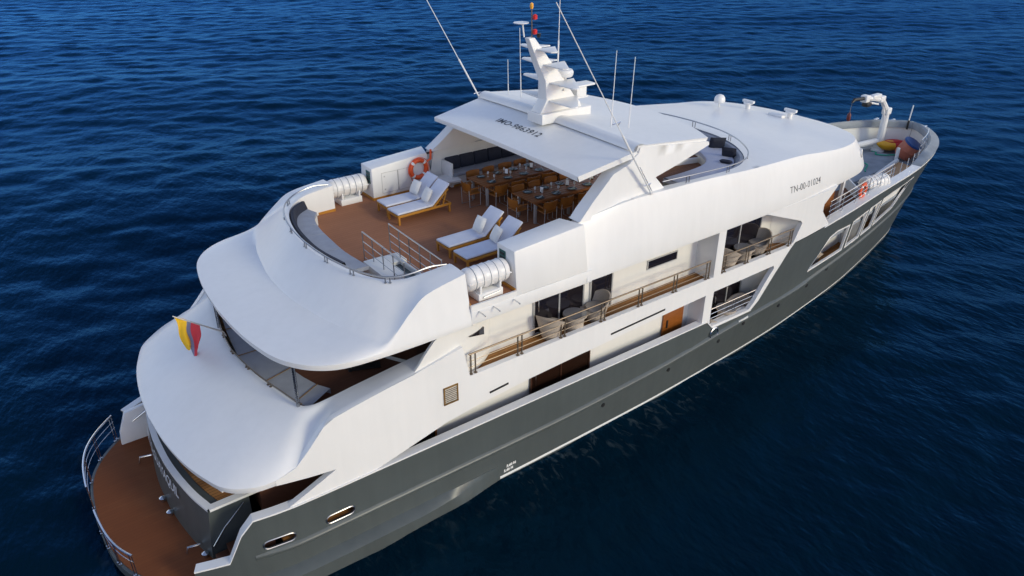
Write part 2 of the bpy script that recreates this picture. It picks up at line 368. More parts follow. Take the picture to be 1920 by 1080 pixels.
def build_sea():
    # open water: sum of many wave trains on a sheet that is finer near the ship
    s = [-30.0]
    while s[-1] < 520: s.append(s[-1]+max(.26, .0036*max(0, s[-1])))
    s = np.array(s); tt = [0.0]
    while tt[-1] < 330: tt.append(tt[-1]+max(.28, .0052*tt[-1]))
    tt = np.array(tt); t = np.concatenate([-tt[:0:-1], tt])
    S, T = np.meshgrid(s, t, indexing='ij'); a = R(50)
    X = -8+S*math.cos(a)-T*math.sin(a); Y = -16+S*math.sin(a)+T*math.cos(a)
    Z = np.zeros_like(X)
    for i in range(90):
        lam = 10**RNG.uniform(math.log10(.95), math.log10(5)); th = R(62)+RNG.normal(0, .55)
        k = 2*math.pi/lam; amp = .0052*lam**.8*RNG.uniform(.5, 1.3)*(1 if lam < 4 else .6)
        ph = (X*math.cos(th)+Y*math.sin(th))*k+RNG.uniform(0, 6.28)
        Z += amp*(np.sin(ph)+.22*np.sin(2*ph+1.2))
    for i in range(9):                               # long low swell
        lam = RNG.uniform(9, 32); th = R(75)+RNG.normal(0, .5); k = 2*math.pi/lam
        Z += .0042*lam*RNG.uniform(.5, 1.1)*np.sin((X*math.cos(th)+Y*math.sin(th))*k+RNG.uniform(0, 6.28))
    # the waves are lower close to the ship's side
    n0, n1 = S.shape
    vs = np.stack([X, Y, Z*.52], -1).reshape(-1, 3)
    idx = np.arange(n0*n1).reshape(n0, n1)
    q = np.stack([idx[:-1,:-1], idx[1:,:-1], idx[1:,1:], idx[:-1,1:]], -1).reshape(-1, 4)
    me = bpy.data.meshes.new('sea'); me.vertices.add(len(vs)); me.vertices.foreach_set('co', vs.ravel())
    me.loops.add(q.size); me.loops.foreach_set('vertex_index', q.ravel().astype(np.int32))
    me.polygons.add(len(q)); me.polygons.foreach_set('loop_start', np.arange(0, q.size, 4, dtype=np.int32)); me.polygons.foreach_set('loop_total', np.full(len(q), 4, dtype=np.int32))
    me.update(); me.validate(); me.shade_smooth(); me.materials.append(SEA)
    hx = np.array([-10.6,-10.4,-8.9,-6.5,-1.3,5,9,12.5,15.5,18.5,20.5,22,23.9,25.2,26.7,27.5]); hy = np.array([0,3.2,3.9,4.5,4.6,4.4,4.14,3.86,3.48,2.98,2.52,2.14,1.62,1.22,.58,0])
    dist = np.abs(Y)-np.interp(X, hx, hy, left=-9, right=-9); dist = np.where((X < -10.6)|(X > 27.5), 9, dist)
    foam = np.clip(1-dist/1.7, 0, 1)*np.clip((X+3)/4, 0.25, 1)
    at_ = me.attributes.new('foam', 'FLOAT', 'POINT'); at_.data.foreach_set('value', foam.ravel().astype(np.float32))
    o = bpy.data.objects.new('sea', me); COL.objects.link(o); o['kind'] = 'structure'
    mb = MB(); mb.add([(-9000,-9000,-.9),(9000,-9000,-.9),(9000,9000,-.9),(-9000,9000,-.9)], [(0,1,2,3)])
    f = mb.build('sea', SEA); f['kind'] = 'structure'
build_sea()

# ================================================================== the yacht
YACHT = empty('motor_yacht', (0,0,0), 0, 'large white and grey motor yacht with teak decks lying still on the dark blue sea', 'yacht')
def part(name, mb, m, parent=None, split=False, **k):
    if not split: return mb.build(name, m, parent or YACHT, **k)
    o = None                                         # one object for each side of the ship
    for sg in (-1,1):
        h = MB(); h.v = mb.v
        for f, i in zip(mb.f, mb.mi):
            if sg*sum(mb.v[q][1] for q in f) > 0: h.f.append(f); h.mi.append(i)
        used = sorted({q for f in h.f for q in f}); ix = {q:n for n,q in enumerate(used)}
        g = MB(); g.v = [mb.v[q] for q in used]; g.f = [tuple(ix[q] for q in f) for f in h.f]; g.mi = h.mi
        o = g.build(name, m, parent or YACHT, **k)
    return o

# plan curves of the hull: stations u (= x over most of the length) at water line, knuckle and gunwale
U = [-9.0,-8.6,-8.1,-7.4,-6.5,-5,-1.3, 5, 9,  12.5,15.5,18.5,20.5,22, 24, 25.5,26.5,27.5,28.5,29.1,29.5]
GX= [-9.0,-8.6,-8.1,-7.4,-6.5,-5,-1.3, 5, 9,  12.5,15.5,18.5,20.5,22, 24, 25.5,26.45,27.3,28.05,28.4,28.5]
GY= [3.75,3.95,4.15,4.32,4.43,4.45,4.45,4.45,4.45,4.43,4.22,3.88,3.62,3.42,3.02,2.58,2.16,1.62,.90,.38,0]
KX= [-9.0,-8.6,-8.1,-7.4,-6.5,-5,-1.3, 5, 9,  12.5,15.5,18.5,20.5,22, 24, 25.5,26.35,27.15,27.75,28.0,28.08]
KY= [3.75,3.95,4.15,4.32,4.43,4.45,4.45,4.45,4.43,4.33,4.02,3.60,3.24,2.94,2.44,1.98,1.58,1.10,.58,.24,0]
WX= [-9.0,-8.6,-8.1,-7.4,-6.5,-5,-1.3, 5, 9,  12.5,15.5,18.5,20.5,22, 23.95,25.4,26.25,27.0,27.55,27.75,27.82]
WY= [3.75,3.95,4.15,4.32,4.43,4.46,4.47,4.36,4.14,3.86,3.48,3.02,2.60,2.26,1.78,1.40,1.08,.72,.34,.14,0]
fGX, fGY, fKX, fKY, fWX, fWY = [pchip(U, a) for a in (GX,GY,KX,KY,WX,WY)]
fZK = pchip([-9,1,5,10,14,18,24,29.5], [1.26,1.25,1.38,1.78,1.98,2.2,2.45,2.6])
fZG = pchip([-9,8,12.5,15,18.5,22,26,29.5], [2.4,2.4,4.13,4.25,4.4,4.46,4.52,4.6])
def hullp(u, z, inset=0.0):
    zk = fZK(u); zg = max(fZG(u), 4.1)
    if z <= zk:
        t = max(-.4, z/zk); x = fWX(u)+(fKX(u)-fWX(u))*t; y = fWY(u)+(fKY(u)-fWY(u))*t
        if u < 14: y += .035*max(0, 1-abs(z-zk)/.12)
    else:
        t = min(1, (z-zk)/(zg-zk)); t = t**1.05
        x = fKX(u)+(fGX(u)-fKX(u))*t; y = fKY(u)+(fGY(u)-fKY(u))*t
    if inset:
        du = .05; g = (fGY(u+du)-fGY(u-du)) if u < 29.4 else -1; h = fGX(u+du)-fGX(u-du) if u < 29.4 else 0
        L = math.hypot(g, h) or 1; y -= inset*h/L; x += inset*g/L
        y = max(y, 0)
    return (x, y, z)
def hb(x):                                           # half breadth at deck level
    lo, hi = -9.0, 29.5
    for _ in range(30):
        m_ = (lo+hi)/2
        if fGX(m_) < x: lo = m_
        else: hi = m_
    return fGY(lo)

# ---- grey hull side: top edge follows the bulwark, the low balcony and the gunwale
hull_top = [(-7.5,2.4),(8.0,2.4),(8.32,2.06),(10.42,2.04),(10.78,2.3),(12.0,3.78),(12.42,4.13),(15,4.25),(18.5,4.4),(22,4.46),(26,4.52),(29.5,4.6)]
hull_out = [(-8.9,-.6),(29.5,-.6)]+list(reversed(hull_top))+[(-7.8,2.05),(-8.15,1.3),(-8.9,1.22)]
def stad(cx, cz, L, h, n=6, slope=0):
    p = []
    for k in range(n+1): a = -math.pi/2+math.pi*k/n; p.append((cx+L/2-h/2+h/2*math.cos(a), cz+h/2*math.sin(a)))
    for k in range(n+1): a = math.pi/2+math.pi*k/n; p.append((cx-L/2+h/2+h/2*math.cos(a), cz+h/2*math.sin(a)))
    return [(x, z+slope*(x-cx)) for x, z in p]
hawse = [stad(-7.0,1.53,.76,.24), stad(-5.46,1.53,.76,.24)]
fwd_open = [(13.9,2.50),(16.62,2.52),(16.66,3.60),(15.6,3.66),(15.1,3.55),(14.7,3.2)]
fwd_open2 = [(16.9,2.53),(18.14,2.60),(18.18,3.80),(16.95,3.66)]
fwd_open3 = [(18.34,2.62),(19.3,2.68),(19.36,3.90),(18.38,3.82)]
fwd_open4 = [(19.52,2.70),(21.5,2.92),(22.75,4.08),(19.58,3.92)]
hm = MB(); reg = region(hull_out, hawse+[fwd_open,fwd_open2,fwd_open3,fwd_open4], .33)
skin(hm, reg, lambda u,z: hullp(u,z), lambda u,z: hullp(u,z,.05))
HULL = part('hull', hm, GREY, smooth=28)
# sponson ledge low on the quarter
m = MB()
for s in (-1,1):
    prof = []
    for x in np.linspace(-8.9,-.7,20):
        k = min(1, max(0, (-.7-x)/2.4)); y = hullp(x,.3)[1]
        prof.append([(x,s*(y-.05),.62),(x,s*(y+.02),.60),(x,s*(y+.24*k+.01),.42),(x,s*(y+.24*k+.01),-.5),(x,s*(y-.05),-.5)])
    m.loft(prof, True, True)
part('sponson', m, GREY, HULL, split=True)
m = MB()                                            # thin pale boot stripe at the water line
for s in (-1,1):
    m.loft([[(x+0,s*(y+o),z) for x,y,z,o in ((*hullp(u,.10),.004),(*hullp(u,.145),.012),(*hullp(u,.19),.004))] for u in np.linspace(-.6,29.2,90)])
part('boot_stripe', m, MARKW, HULL, split=True)
m = MB()
for s in (-1,1):
    rings = []
    for u in np.linspace(-7.6,29.0,110):
        z = fZK(u); k = min(1,(u+7.6)/.8,(29.0-u)/3+.05); a = hullp(u,z+.10); b = hullp(u,z); c = hullp(u,z-.16)
        rings.append([(a[0],s*(a[1]-.01),a[2]),(b[0],s*(b[1]+.03*k),b[2]+.035),(b[0],s*(b[1]+.055*k),b[2]),(b[0],s*(b[1]+.045*k),b[2]-.05),(c[0],s*(c[1]-.01),c[2])])
    m.loft(rings)
part('rub_rail', m, GREY, HULL, split=True, smooth=70)
m = MB()                                            # transverse stern plate, closed bottom
m.prism([(y,z) for y,z in ((-3.8,-.6),(3.8,-.6),(3.8,.4),(-3.8,.4))], -8.85, -8.7, 'X'); part('stern_plate', m, GREY, HULL)
def oval_rim(loop, map_, r, name, mt, parent):
    for s in (-1,1):
        m = MB(); P = [Vector(map_(*p)) for p in loop]; P = [Vector((p.x, s*(p.y+.005), p.z)) for p in P]
        m.tube(P, r, 6, closed=True); part(name, m, mt, parent)
for h in hawse: oval_rim(h, hullp, .02, 'fairlead_rim', RAILST, HULL)
for h in hawse:                                      # dark recess behind each fairlead, wood coloured
    for s in (-1,1):
        c = sum(p[0] for p in h)/len(h); z = sum(p[1] for p in h)/len(h); y = hullp(c,z)[1]
        m = MB().box((c,s*(y-.3),z),(1.0,.05,.34)); part('fairlead_recess', m, DARKW, HULL)
for x,z in ((3.4,.98),(6.35,1.12),(8.9,1.28),(10.2,1.55),(12.4,1.5),(14.35,1.66),(15.8,1.9)):
    for s in (-1,1):
        y = hullp(x,z)[1]; m = MB().lathe([(.075,-.02),(.075,.015),(.055,.02),(.05,-.01)], (x,s*y,z), 'Y', 14); part('drain_port', m, BLACK, HULL)
for s in (-1,1):
    y = hullp(8.45,1.82)[1]
    m = MB(); m.tube([(8.45+.2*math.cos(a), s*(y+.035), 1.82+.2*math.sin(a)) for a in np.linspace(0,2*math.pi,20)[:-1]], .03, 6, closed=True); o = part('porthole', m, STEEL, HULL)
    m = MB().lathe([(.19,-.03),(.19,.03),(.0,.03)], (8.45,s*y,1.82), 'Y', 20); part('porthole_glass', m, SMOKE, HULL)
    y = hullp(9.9,1.75)[1]; part('drain_slot', MB().box((10.0,s*(y+.03),1.83),(.5,.03,.07),ry=-.1), MARKW, HULL)
# ---- white cap along the bulwark, and the pale frames of the hull openings
def cap(us, zf, w_, h_, name, mt):
    m = MB()
    for s in (-1,1):
        rings = []
        for u in us:
            z = zf(u); a = hullp(u, z, -.03); b = hullp(u, z, w_)
            rings.append([(a[0],s*a[1],z-.015),(a[0],s*a[1],z+h_),(b[0],s*b[1],z+h_+.01),(b[0],s*b[1],z-.02)])
        m.loft(rings, True, True)
    return part(name, m, mt, smooth=30, split=True)
lin = lambda pts: (lambda u: float(np.interp(u, [p[0] for p in pts], [p[1] for p in pts])))
ftop = lin([(-8.9,1.22),(-8.15,1.3),(-7.8,2.05),(-7.5,2.4)]+hull_top[1:])
us = [-8.9,-8.5,-8.15,-8.0,-7.8,-7.65,-7.5]+list(np.arange(-7,8.01,.5)); cap(us, ftop, .22, .03, 'bulwark_cap', WHITE)
us = [8.0,8.15,8.32,8.6,9,9.5,10,10.42]; cap(us, ftop, .30, .03, 'balcony_sill', WHITE)
us = list(np.arange(14.3,28.6,.4))+[28.8,29.0,29.2,29.35]; cap(us, ftop, .34, .05, 'gunwale_cap', WHITE)
# grey raised bulwark right round the bow above the white cap
m = MB(); rings = []
for u in list(np.arange(23.0,28.6,.4))+[28.8,29.0,29.2,29.35,29.45]:
    k = min(1, (u-23.0)/1.5); z = ftop(u)+.05; a = hullp(u,z,-.04); b = hullp(u,z,.3)
    rings.append([(a[0],a[1],z),(a[0]+.05*k,a[1]+.02*k,z+.16*k+.005),(b[0],b[1],z+.30*k+.01),(b[0]-.06,max(0,b[1]-.06),z+.24*k),(b[0]-.06,max(0,b[1]-.06),z-.05)])
m.loft(rings, True, True)
n = len(m.v); m.add([(x,-y,z) for x,y,z in m.v], [tuple(reversed(f)) for f in m.f])
part('bow_bulwark', m, GREYDECK, smooth=50)
# port side of the bow: the grey bulwark carries on aft
m = MB(); rings = []
for u in np.arange(16,23.3,.4):
    z = ftop(u)+.05; a = hullp(u,z,-.04); b = hullp(u,z,.3)
    rings.append([(a[0],a[1],z),(a[0],a[1],z+.1),(b[0],b[1],z+.2),(b[0],b[1]-.05,z-.05)])
m.loft(rings, True, True); part('side_bulwark', m, GREYDECK, smooth=50)
m = MB()
for loop in (fwd_open,fwd_open2,fwd_open3,fwd_open4):
    for s in (-1,1):
        L_ = subdiv(loop,.3); rings = []
        for (u,z) in L_:
            cx = sum(p[0] for p in loop)/len(loop); cz = sum(p[1] for p in loop)/len(loop)
            k = -.045; ui = u+(cx-u)*k/max(.3,abs(cx-u)) if abs(cx-u)>.05 else u; zi = z+(cz-z)*k/max(.3,abs(cz-z)) if abs(cz-z)>.05 else z
            un = u+(cx-u)*.03/max(.3,abs(cx-u)) if abs(cx-u)>.03 else u; zn = z+(cz-z)*.03/max(.3,abs(cz-z)) if abs(cz-z)>.03 else z
            a = hullp(un,zn,-.015); b = hullp(ui,zi,-.015)
            a2 = hullp(un,zn,.07); rings.append([(b[0],s*b[1],b[2]),(a[0],s*a[1],a[2]),(a2[0],s*a2[1],a2[2])])
        rings.append(rings[0]); m.loft(rings)
part('hull_window_frame', m, WHITE, HULL, split=True)

# ---- white side plating of the superstructure between bulwark and sun deck, with its openings
def sidep(x, z, inset=0.0):
    y = 4.45 if x < 9 else min(4.46, max(hb(x), pchip([9,12.5,14,15.5],[4.45,4.44,4.36,4.2])(x)))
    if x < -5.6: y = min(y, 4.45-.03*((-5.6-x)/1.2)**2)
    if z > 3.3 and x < 12: y += .012
    return (x, y-inset, z)
crease = [(-6.85,3.36),(-6.35,3.50),(-5.97,3.88),(-5.58,4.32),(-5.3,4.46),(-4.9,4.54),(-4.37,4.63),(-3.83,4.71),(-3.2,4.79),(-1.72,5.06)]
low_gap = [(-4.38,2.43),(-3.8,2.56),(-3.2,2.71),(-2.25,2.94),(-1.2,3.07),(.5,3.2),(3,3.32),(6,3.45),(7.74,3.5)]
white_out = ([(-6.85,3.20),(-6.1,3.07),(-5.41,2.97),(-6.66,2.43)]+low_gap+[(7.74,2.43),(8.02,2.43),(8.33,2.09),(10.4,2.07)]
   +[(10.75,2.32),(11.98,3.8),(12.4,4.17),(14.6,4.27),(13.93,4.95),(13.93,5.22),(14.75,5.76),(10.3,5.76)]
   +[(12.5,4.97),(12.62,4.85),(12.28,4.2),(12.1,4.1),(8.36,4.1),(8.36,5.76),(8.0,5.76),(8.0,4.1),(-1.52,4.1)]+list(reversed(crease)))
hole_low = [(8.14,2.14),(10.25,2.12),(10.5,2.34),(11.35,3.45),(11.3,3.56),(8.14,3.52)]
m = MB(); reg = region(white_out, [hole_low], .4)
skin(m, reg, lambda x,z: sidep(x,z), lambda x,z: sidep(x,z,.16))
PLATING = part('side_plating', m, WHITE, smooth=30, split=True)
# rounded fin that rises from the plating up to the sun deck
m = MB()
for s in (-1,1):
    A = [(-3.2,4.40,4.72),(-2.98,4.39,4.92),(-2.74,4.38,5.2),(-2.48,4.37,5.46),(-2.2,4.36,5.64)]
    B_ = [(-.35,3.66,3.96),(-.35,3.66,4.5),(-.35,3.66,4.9),(-.35,3.66,5.3),(-.35,3.66,5.64)]
    rings = []
    for k in np.linspace(0,1,17):
        rings.append([(a[0]+(b[0]-a[0])*k, s*(a[1]+(b[1]-a[1])*(k**3.2)), (a[2]+.36*k if k < .56 else 3.96) if i == 0 else a[2]+(b[2]-a[2])*k) for i,(a,b) in enumerate(zip(A,B_))])
    m.loft(rings)
    m.loft([[(p[0],p[1]-s*.08,p[2]) for p in r] for r in rings]); 
    m.loft([[(p[0],p[1],p[2]) for p in rings[0]],[(p[0],p[1]-s*.08,p[2]) for p in rings[0]]])
part('side_fin', m, WHITE2, PLATING, smooth=50, split=True)
m = MB()                                            # ledge behind the fin
for s in (-1,1): m.loft([[(x,s*(4.455),z),(x,s*(4.40-.74*k),z+.0)] for x,z,k in ((-3.2,4.79,0),(-2.7,4.88,.02),(-2.2,4.97,.08),(-1.72,5.055,.16))])
part('fin_ledge', m, WHITE, PLATING, split=True)
for s in (-1,1):
    t_ = [(-1.42,4.30,5.19),(-.79,4.03,5.14),(-.79,4.03,4.92)]
    m = MB().add([(x,s*(y+.04),z) for x,y,z in t_]+[(x,s*(y-.08),z) for x,y,z in t_],[(0,1,2),(3,5,4),(0,3,4,1),(1,4,5,2),(2,5,3,0)]); part('vent_window', m, GLASS)
# rusty louvred vent in the plating
for s in (-1,1):
    v = empty('louvre_vent', (-2.13,s*4.462,3.78)); v.parent = YACHT
    m = MB()
    for (a,b,c,d) in ((0,.25,.44,.035),(0,-.25,.44,.035),(-.2,0,.035,.5),(.2,0,.035,.5)): m.box((a,s*.012,b),(c,.035,d),ry=0)
    m.build('vent_frame', RUST, v)
    m = MB()
    for i in range(8): m.box((0,s*.012,-.2+.057*i),(.38,.008,.030),rx=s*.6)
    m.build('vent_slat', SLAT, v); MB().box((0,s*.0,0),(.4,.014,.5)).build('vent_backing', BLACK, v)
# narrow drain slots and small fittings on the plating
for x,z,L_,ry in ((3.55,3.60,2.3,-.035),(-.6,3.34,.62,-.08)):
    for s in (-1,1): part('drain_gutter', MB().box((x+1.1 if L_ > 1 else x, s*4.468, z),(L_,.02,.055),ry=ry), BLACK, PLATING)

# ---- decks
def outline(x0, x1, inset, n=40, off=0):
    xs = np.linspace(x0, x1, n); a = [(float(x), max(.02, hb(x)-inset)) for x in xs]
    return [(x,-y) for x,y in a]+[(x,y) for x,y in reversed(a)]
hq = [hullp(u,1.33,.10)[:2] for u in np.arange(-6.9,25.1,.6)]
part('main_deck', flat(MB(), [(x,-y) for x,y in hq]+[(x,y) for x,y in reversed(hq)], 1.28, 1.38), TEAK)
hq = [hullp(u,-.2,.08)[:2] for u in np.arange(-8.5,27,.6)]
part('hull_floor', flat(MB(), [(x,-y) for x,y in hq]+[(x,y) for x,y in reversed(hq)], -.2, -.1), BLACK)
m = MB(); flat(m, [(-5.9,-2.6),(-5.6,-3.3),(-5,-4.0),(-4,-4.25),(9,-4.28),(12.6,-4.2),(13.4,-4.1),(13.4,4.1),(12.6,4.2),(9,4.28),(-4,4.25),(-5,4.0),(-5.6,3.3),(-5.9,2.6)], 3.84, 3.95)
part('upper_deck', m, TEAK)
m = MB(); flat(m, [(-5.75,-2.4),(-5.5,-3.1),(-4.9,-3.6),(-1.3,-3.66),(-1.3,3.66),(-4.9,3.6),(-5.5,3.1),(-5.75,2.4)], 3.951, 3.956); part('aft_floor_shade_sheet', m, AFTD)  # thin sheet over the teak; its dark colour paints the shade under the overhang
hq = [hullp(u,3.37,.13)[:2] for u in np.arange(13.4,29.0,.5)]
part('fore_deck', flat(MB(), [(x,-y) for x,y in hq]+[(x,y) for x,y in reversed(hq)], 3.32, 3.42), GREYDECK)
hq = [hullp(u,2.0,.13)[:2] for u in np.arange(13.2,25,.6)]
part('bow_balcony_deck', flat(MB(), [(x,-y) for x,y in hq]+[(x,y) for x,y in reversed(hq)], 1.96, 2.04), TEAK)
m = MB()                                            # white lining inside the bow bulwark
for s in (-1,1):
    m.loft([[(b[0],s*b[1],3.40),(a[0],s*a[1],ftop(u)+.02)] for u in list(np.arange(14.4,28.6,.4))+[28.8,29.0,29.2,29.3,29.4,29.49] for a,b in [(hullp(u,4.3,.2),hullp(u,3.4,.16))]])
part('bulwark_lining', m, WHITE2, split=True)

# ---- rounded aft overhang of the upper deck (over the main aft deck)
def rings_full(*halves, n=5): return [mirror(spl(h, n)) for h in halves]
E1 = [(-8.59,0,3.22),(-8.53,1.2,3.22),(-8.37,2.3,3.22),(-8.14,3.12,3.22),(-7.85,3.8,3.23),(-7.35,4.24,3.28),(-6.85,4.42,3.36),(-6.35,4.44,3.50),(-5.97,4.44,3.88),(-5.58,4.44,4.32),(-5.3,4.44,4.46),(-4.37,4.44,4.63),(-3.2,4.42,4.79),(-2.0,4.38,5.0)]
NN = [(-6.28,0,4.30),(-6.24,.6,4.30),(-6.16,1.3,4.30),(-6.04,2.0,4.30),(-5.92,2.6,4.31),(-5.82,3.1,4.32),(-5.72,3.45,4.33),(-5.5,3.62,4.37),(-5.2,3.64,4.40),(-4.9,3.65,4.44),(-4.5,3.66,4.50),(-3.8,3.70,4.61),(-2.95,3.80,4.78),(-1.9,3.95,5.0)]
def mid(A, B, t, dz): return [(a[0]+(b[0]-a[0])*t, a[1]+(b[1]-a[1])*t, a[2]+(b[2]-a[2])*t+dz*(1 if i < 7 else .3)) for i,(a,b) in enumerate(zip(A,B))]
E0 = [(x+.03,max(0,y-.02),z-.17) for x,y,z in E1[:7]]; E00 = [(x+.22,y*.95,z-.19) for x,y,z in E1[:7]]
ED = [(x-.0,y,z-.06) for x,y,z in E1[:7]]
IN = [(x+.07,max(0,y-.06),z) for x,y,z in NN]; IF = [(x+.09,max(0,y-.08),3.9) for x,y,z in NN]
m = MB()
R1 = rings_full(E1, mid(E1,NN,.06,.045), mid(E1,NN,.3,.06), mid(E1,NN,.65,.05), mid(E1,NN,.93,.03), NN, IN, IF)
m.loft(R1)
R0 = rings_full(E1[:7], ED, E0, E00); m.loft(R0)
# underside
half = [(x+.22,y*.95) for x,y,z in [tuple(p) for p in spl(E1[:7],5)]]
out = [(x,-y) for x,y in half]+[(-5.4,-4.25),(-3,-4.28),(-3,4.28),(-5.4,4.25)]+[(x,y) for x,y in reversed(half[1:])]
flat(m, out, 3.0, 3.03)
part('aft_overhang', m, WHITE, smooth=40)

# ---- rounded aft overhang of the sun deck and its sloping coaming
SE = [(-6.38,0),(-6.33,1.2),(-6.22,2.15),(-6.05,2.95),(-5.8,3.5),(-5.42,3.95),(-4.85,4.27),(-3.95,4.43),(-3.05,4.46),(-2.5,4.46),(-1.42,4.46)]
SE1 = [(x,y,5.69 if i < 6 else 5.70) for i,(x,y) in enumerate(SE)]
SF = [(-4.72,0,5.80),(-4.68,.9,5.80),(-4.55,1.75,5.81),(-4.43,2.4,5.82),(-4.29,2.95,5.84),(-4.15,3.45,5.86),(-3.97,3.95,5.87),(-3.68,4.36,5.92),(-3.06,4.33,6.45),(-2.55,4.28,6.77),(-1.42,4.22,6.96)]
ST = [(-3.80,0,6.78),(-3.77,.7,6.78),(-3.70,1.35,6.78),(-3.58,1.95,6.78),(-3.43,2.45,6.78),(-3.24,2.85,6.78),(-3.02,3.15,6.79),(-2.72,3.38,6.83),(-2.38,3.48,6.88),(-1.98,3.52,6.92),(-1.42,3.53,6.96)]
SI = [(x+.10,max(0,y-.05),z-.005) for x,y,z in ST[:-1]]+[(-1.42,3.50,6.955)]
SB = [(x,y,6.08) for x,y,z in SI]
def lerp3(A,B,t,dz=0): return [(a[0]+(b[0]-a[0])*t, a[1]+(b[1]-a[1])*t, a[2]+(b[2]-a[2])*t+dz) for a,b in zip(A,B)]
SE0 = [(x+.02,max(0,y-.01),5.54 if i < 7 else 5.57) for i,(x,y) in enumerate(SE)]
SEm = [(x,y,5.63) for x,y in SE]
S00 = [(x+.25,y*.94,5.52) for x,y in SE]
m = MB()
m.loft(rings_full(S00,SE0,SEm,SE1,lerp3(SE1,SF,.05,.012),lerp3(SE1,SF,.5,.025),lerp3(SE1,SF,.92,.0),SF,lerp3(SF,ST,.08,.0),lerp3(SF,ST,.5,.02),lerp3(SF,ST,.9,.02),ST,SI,SB))
# forward ends of the coaming, both sides
for s in (-1,1):
    m.add([(-1.42,s*3.50,6.08),(-1.42,s*3.50,6.955),(-1.42,s*3.53,6.96),(-1.42,s*4.22,6.96),(-1.42,s*4.46,5.70),(-1.42,s*4.46,5.57),(-1.42,s*4.0,5.57)],[(0,1,2,3,4,5,6)])
half = [(x+.25,y*.94) for x,y,z in [tuple(p) for p in spl([(a,b,0) for a,b in SE],4)]]
flat(m, [(x,-y) for x,y in half]+[(x,y) for x,y in reversed(half[1:])], 5.52, 5.55)
part('sun_deck_coaming', m, WHITE, smooth=38)

# ---- sun deck floor, fascia and soffit
half = [(-3.75,0),(-3.7,.9),(-3.6,1.7),(-3.4,2.4),(-3.1,2.95),(-2.7,3.3),(-2.0,3.46),(-1.44,3.48),(-1.43,4.40),(0,4.40),(.01,3.56),(2.2,3.56),(2.3,3.72),(6.95,3.72),(6.95,0)]
flat(D := MB(), [(x,-y) for x,y in half]+[(x,y) for x,y in reversed(half[1:-1])]+[(-3.75,.0)][:0], 6.0, 6.1)
part('sun_deck', D, SUNDECK)
m = MB()
half = [(-1.42,0),(-1.42,4.44),(2.6,4.44),(2.6,0)]
m.prism([(-1.42,-4.46),(2.62,-4.46),(2.62,4.46),(-1.42,4.46)], 5.60, 5.98, 'Z')
part('deck_fascia', m, WHITE, bevel=.02)
m = MB()                                            # white kerb at the gap beside the rafts
for s in (-1,1): m.box((-.71,s*4.43,6.06),(1.42,.06,.16))
part('deck_kerb', m, WHITE, split=True)
for s in (-1,1):
    for x in (-1.2,-.75,-.12):
        m = MB(); m.tube([(x,s*4.46,5.93),(x+.01,s*4.62,5.92),(x+.02,s*4.72,5.90)], .018, 8); part('drain_spout', m, STEEL)

# ---- bridge roof: long rounded shell with shoulder, visor and the lounge cockpit
SH = [(18.05,0,6.88),(17.9,1.35,6.9),(17.5,2.5,6.93),(16.95,3.25,6.96),(16.1,3.76,7.0),(14.9,4.0,7.05),(13.5,4.08,7.18),(12.2,4.1,7.3),(9.6,4.2,7.41),(7.4,4.2,7.53),(5.6,4.2,7.58),(4.1,4.17,7.57),(2.95,4.08,7.42),(2.38,4.02,7.34)]
LO = [(18.85,0,5.74),(18.75,1.3,5.74),(18.4,2.5,5.74),(17.85,3.35,5.73),(16.9,3.85,5.70),(15.3,4.12,5.70),(13.6,4.30,5.72),(12.2,4.42,5.74),(9.6,4.48,5.72),(7.4,4.49,5.70),(5.6,4.5,5.70),(4.1,4.5,5.68),(2.95,4.49,5.66),(2.42,4.48,5.66)]
def bulge(t, b): return [(a[0]+(c[0]-a[0])*t+b*1.2*(1 if i<5 else 0)*math.cos(i*.28), a[1]+(c[1]-a[1])*t+b*min(1,i*.25)*(1 if i < 13 else .6), a[2]+(c[2]-a[2])*t) for i,(a,c) in enumerate(zip(LO,SH))]
LOI = [(x-.35 if i < 5 else x, max(0,y-.35), z-.03) for i,(x,y,z) in enumerate(LO)]
m = MB()
m.loft([mirror(spl(c,6)) for c in (LOI,LO,bulge(.06,.035),bulge(.3,.07),bulge(.6,.08),bulge(.85,.045),bulge(.95,.02),SH)])
for s in (-1,1):                                    # aft end closing
    c = [q[-1] for q in (LO,bulge(.06,.035),bulge(.3,.07),bulge(.6,.08),bulge(.85,.045),bulge(.95,.02),SH)]
    m.loft([[(x,s*y,z) for x,y,z in c],[(x+.05,s*(y-.4),z) for x,y,z in c]])
SHs = [tuple(p) for p in spl(SH,6)]
PIT = [(11.45,0),(11.36,1.2),(11.1,2.1),(10.7,2.8),(10.2,3.35),(9.5,3.75),(8.5,3.95),(7.0,4.0),(5.8,3.95),(4.3,3.9)]
PITs = [tuple(p)[:2] for p in spl([(a,b,0) for a,b in PIT],5)]
fsx = sorted((p[0],p[2]) for p in SHs); fshz = lambda x: float(np.interp(x,[a for a,_ in fsx],[b for _,b in fsx])); fsy = sorted((p[0],p[1]) for p in SHs)
fshy = lambda x: max(.05,float(np.interp(x,[a for a,_ in fsy],[b for _,b in fsy])))
def ztop(x, y): return fshz(x)+.15*max(0,1-(y/fshy(x))**2)*min(1,max(0,(17.8-x)/3.5))**.7
ol = [(p[0],-p[1]) for p in SHs if p[0] > 4.2]; ol = ol[::-1]           # starboard shoulder, aft -> bow
ol = ol+[(p[0],p[1]) for p in SHs if p[0] > 4.2][1:]                     # bow -> port aft
ol += [(x,y) for x,y in reversed(PITs)]+[(x,-y) for x,y in PITs[1:]]
reg = region(ol, (), .4)
skin(m, reg, lambda x,y: (x,y,ztop(x,y)), lambda x,y: (x,y,ztop(x,y)-.12), sides=(1,))
ROOF = part('bridge_roof', m, WHITE, smooth=50)
m = MB()                                            # cockpit wall under the rim
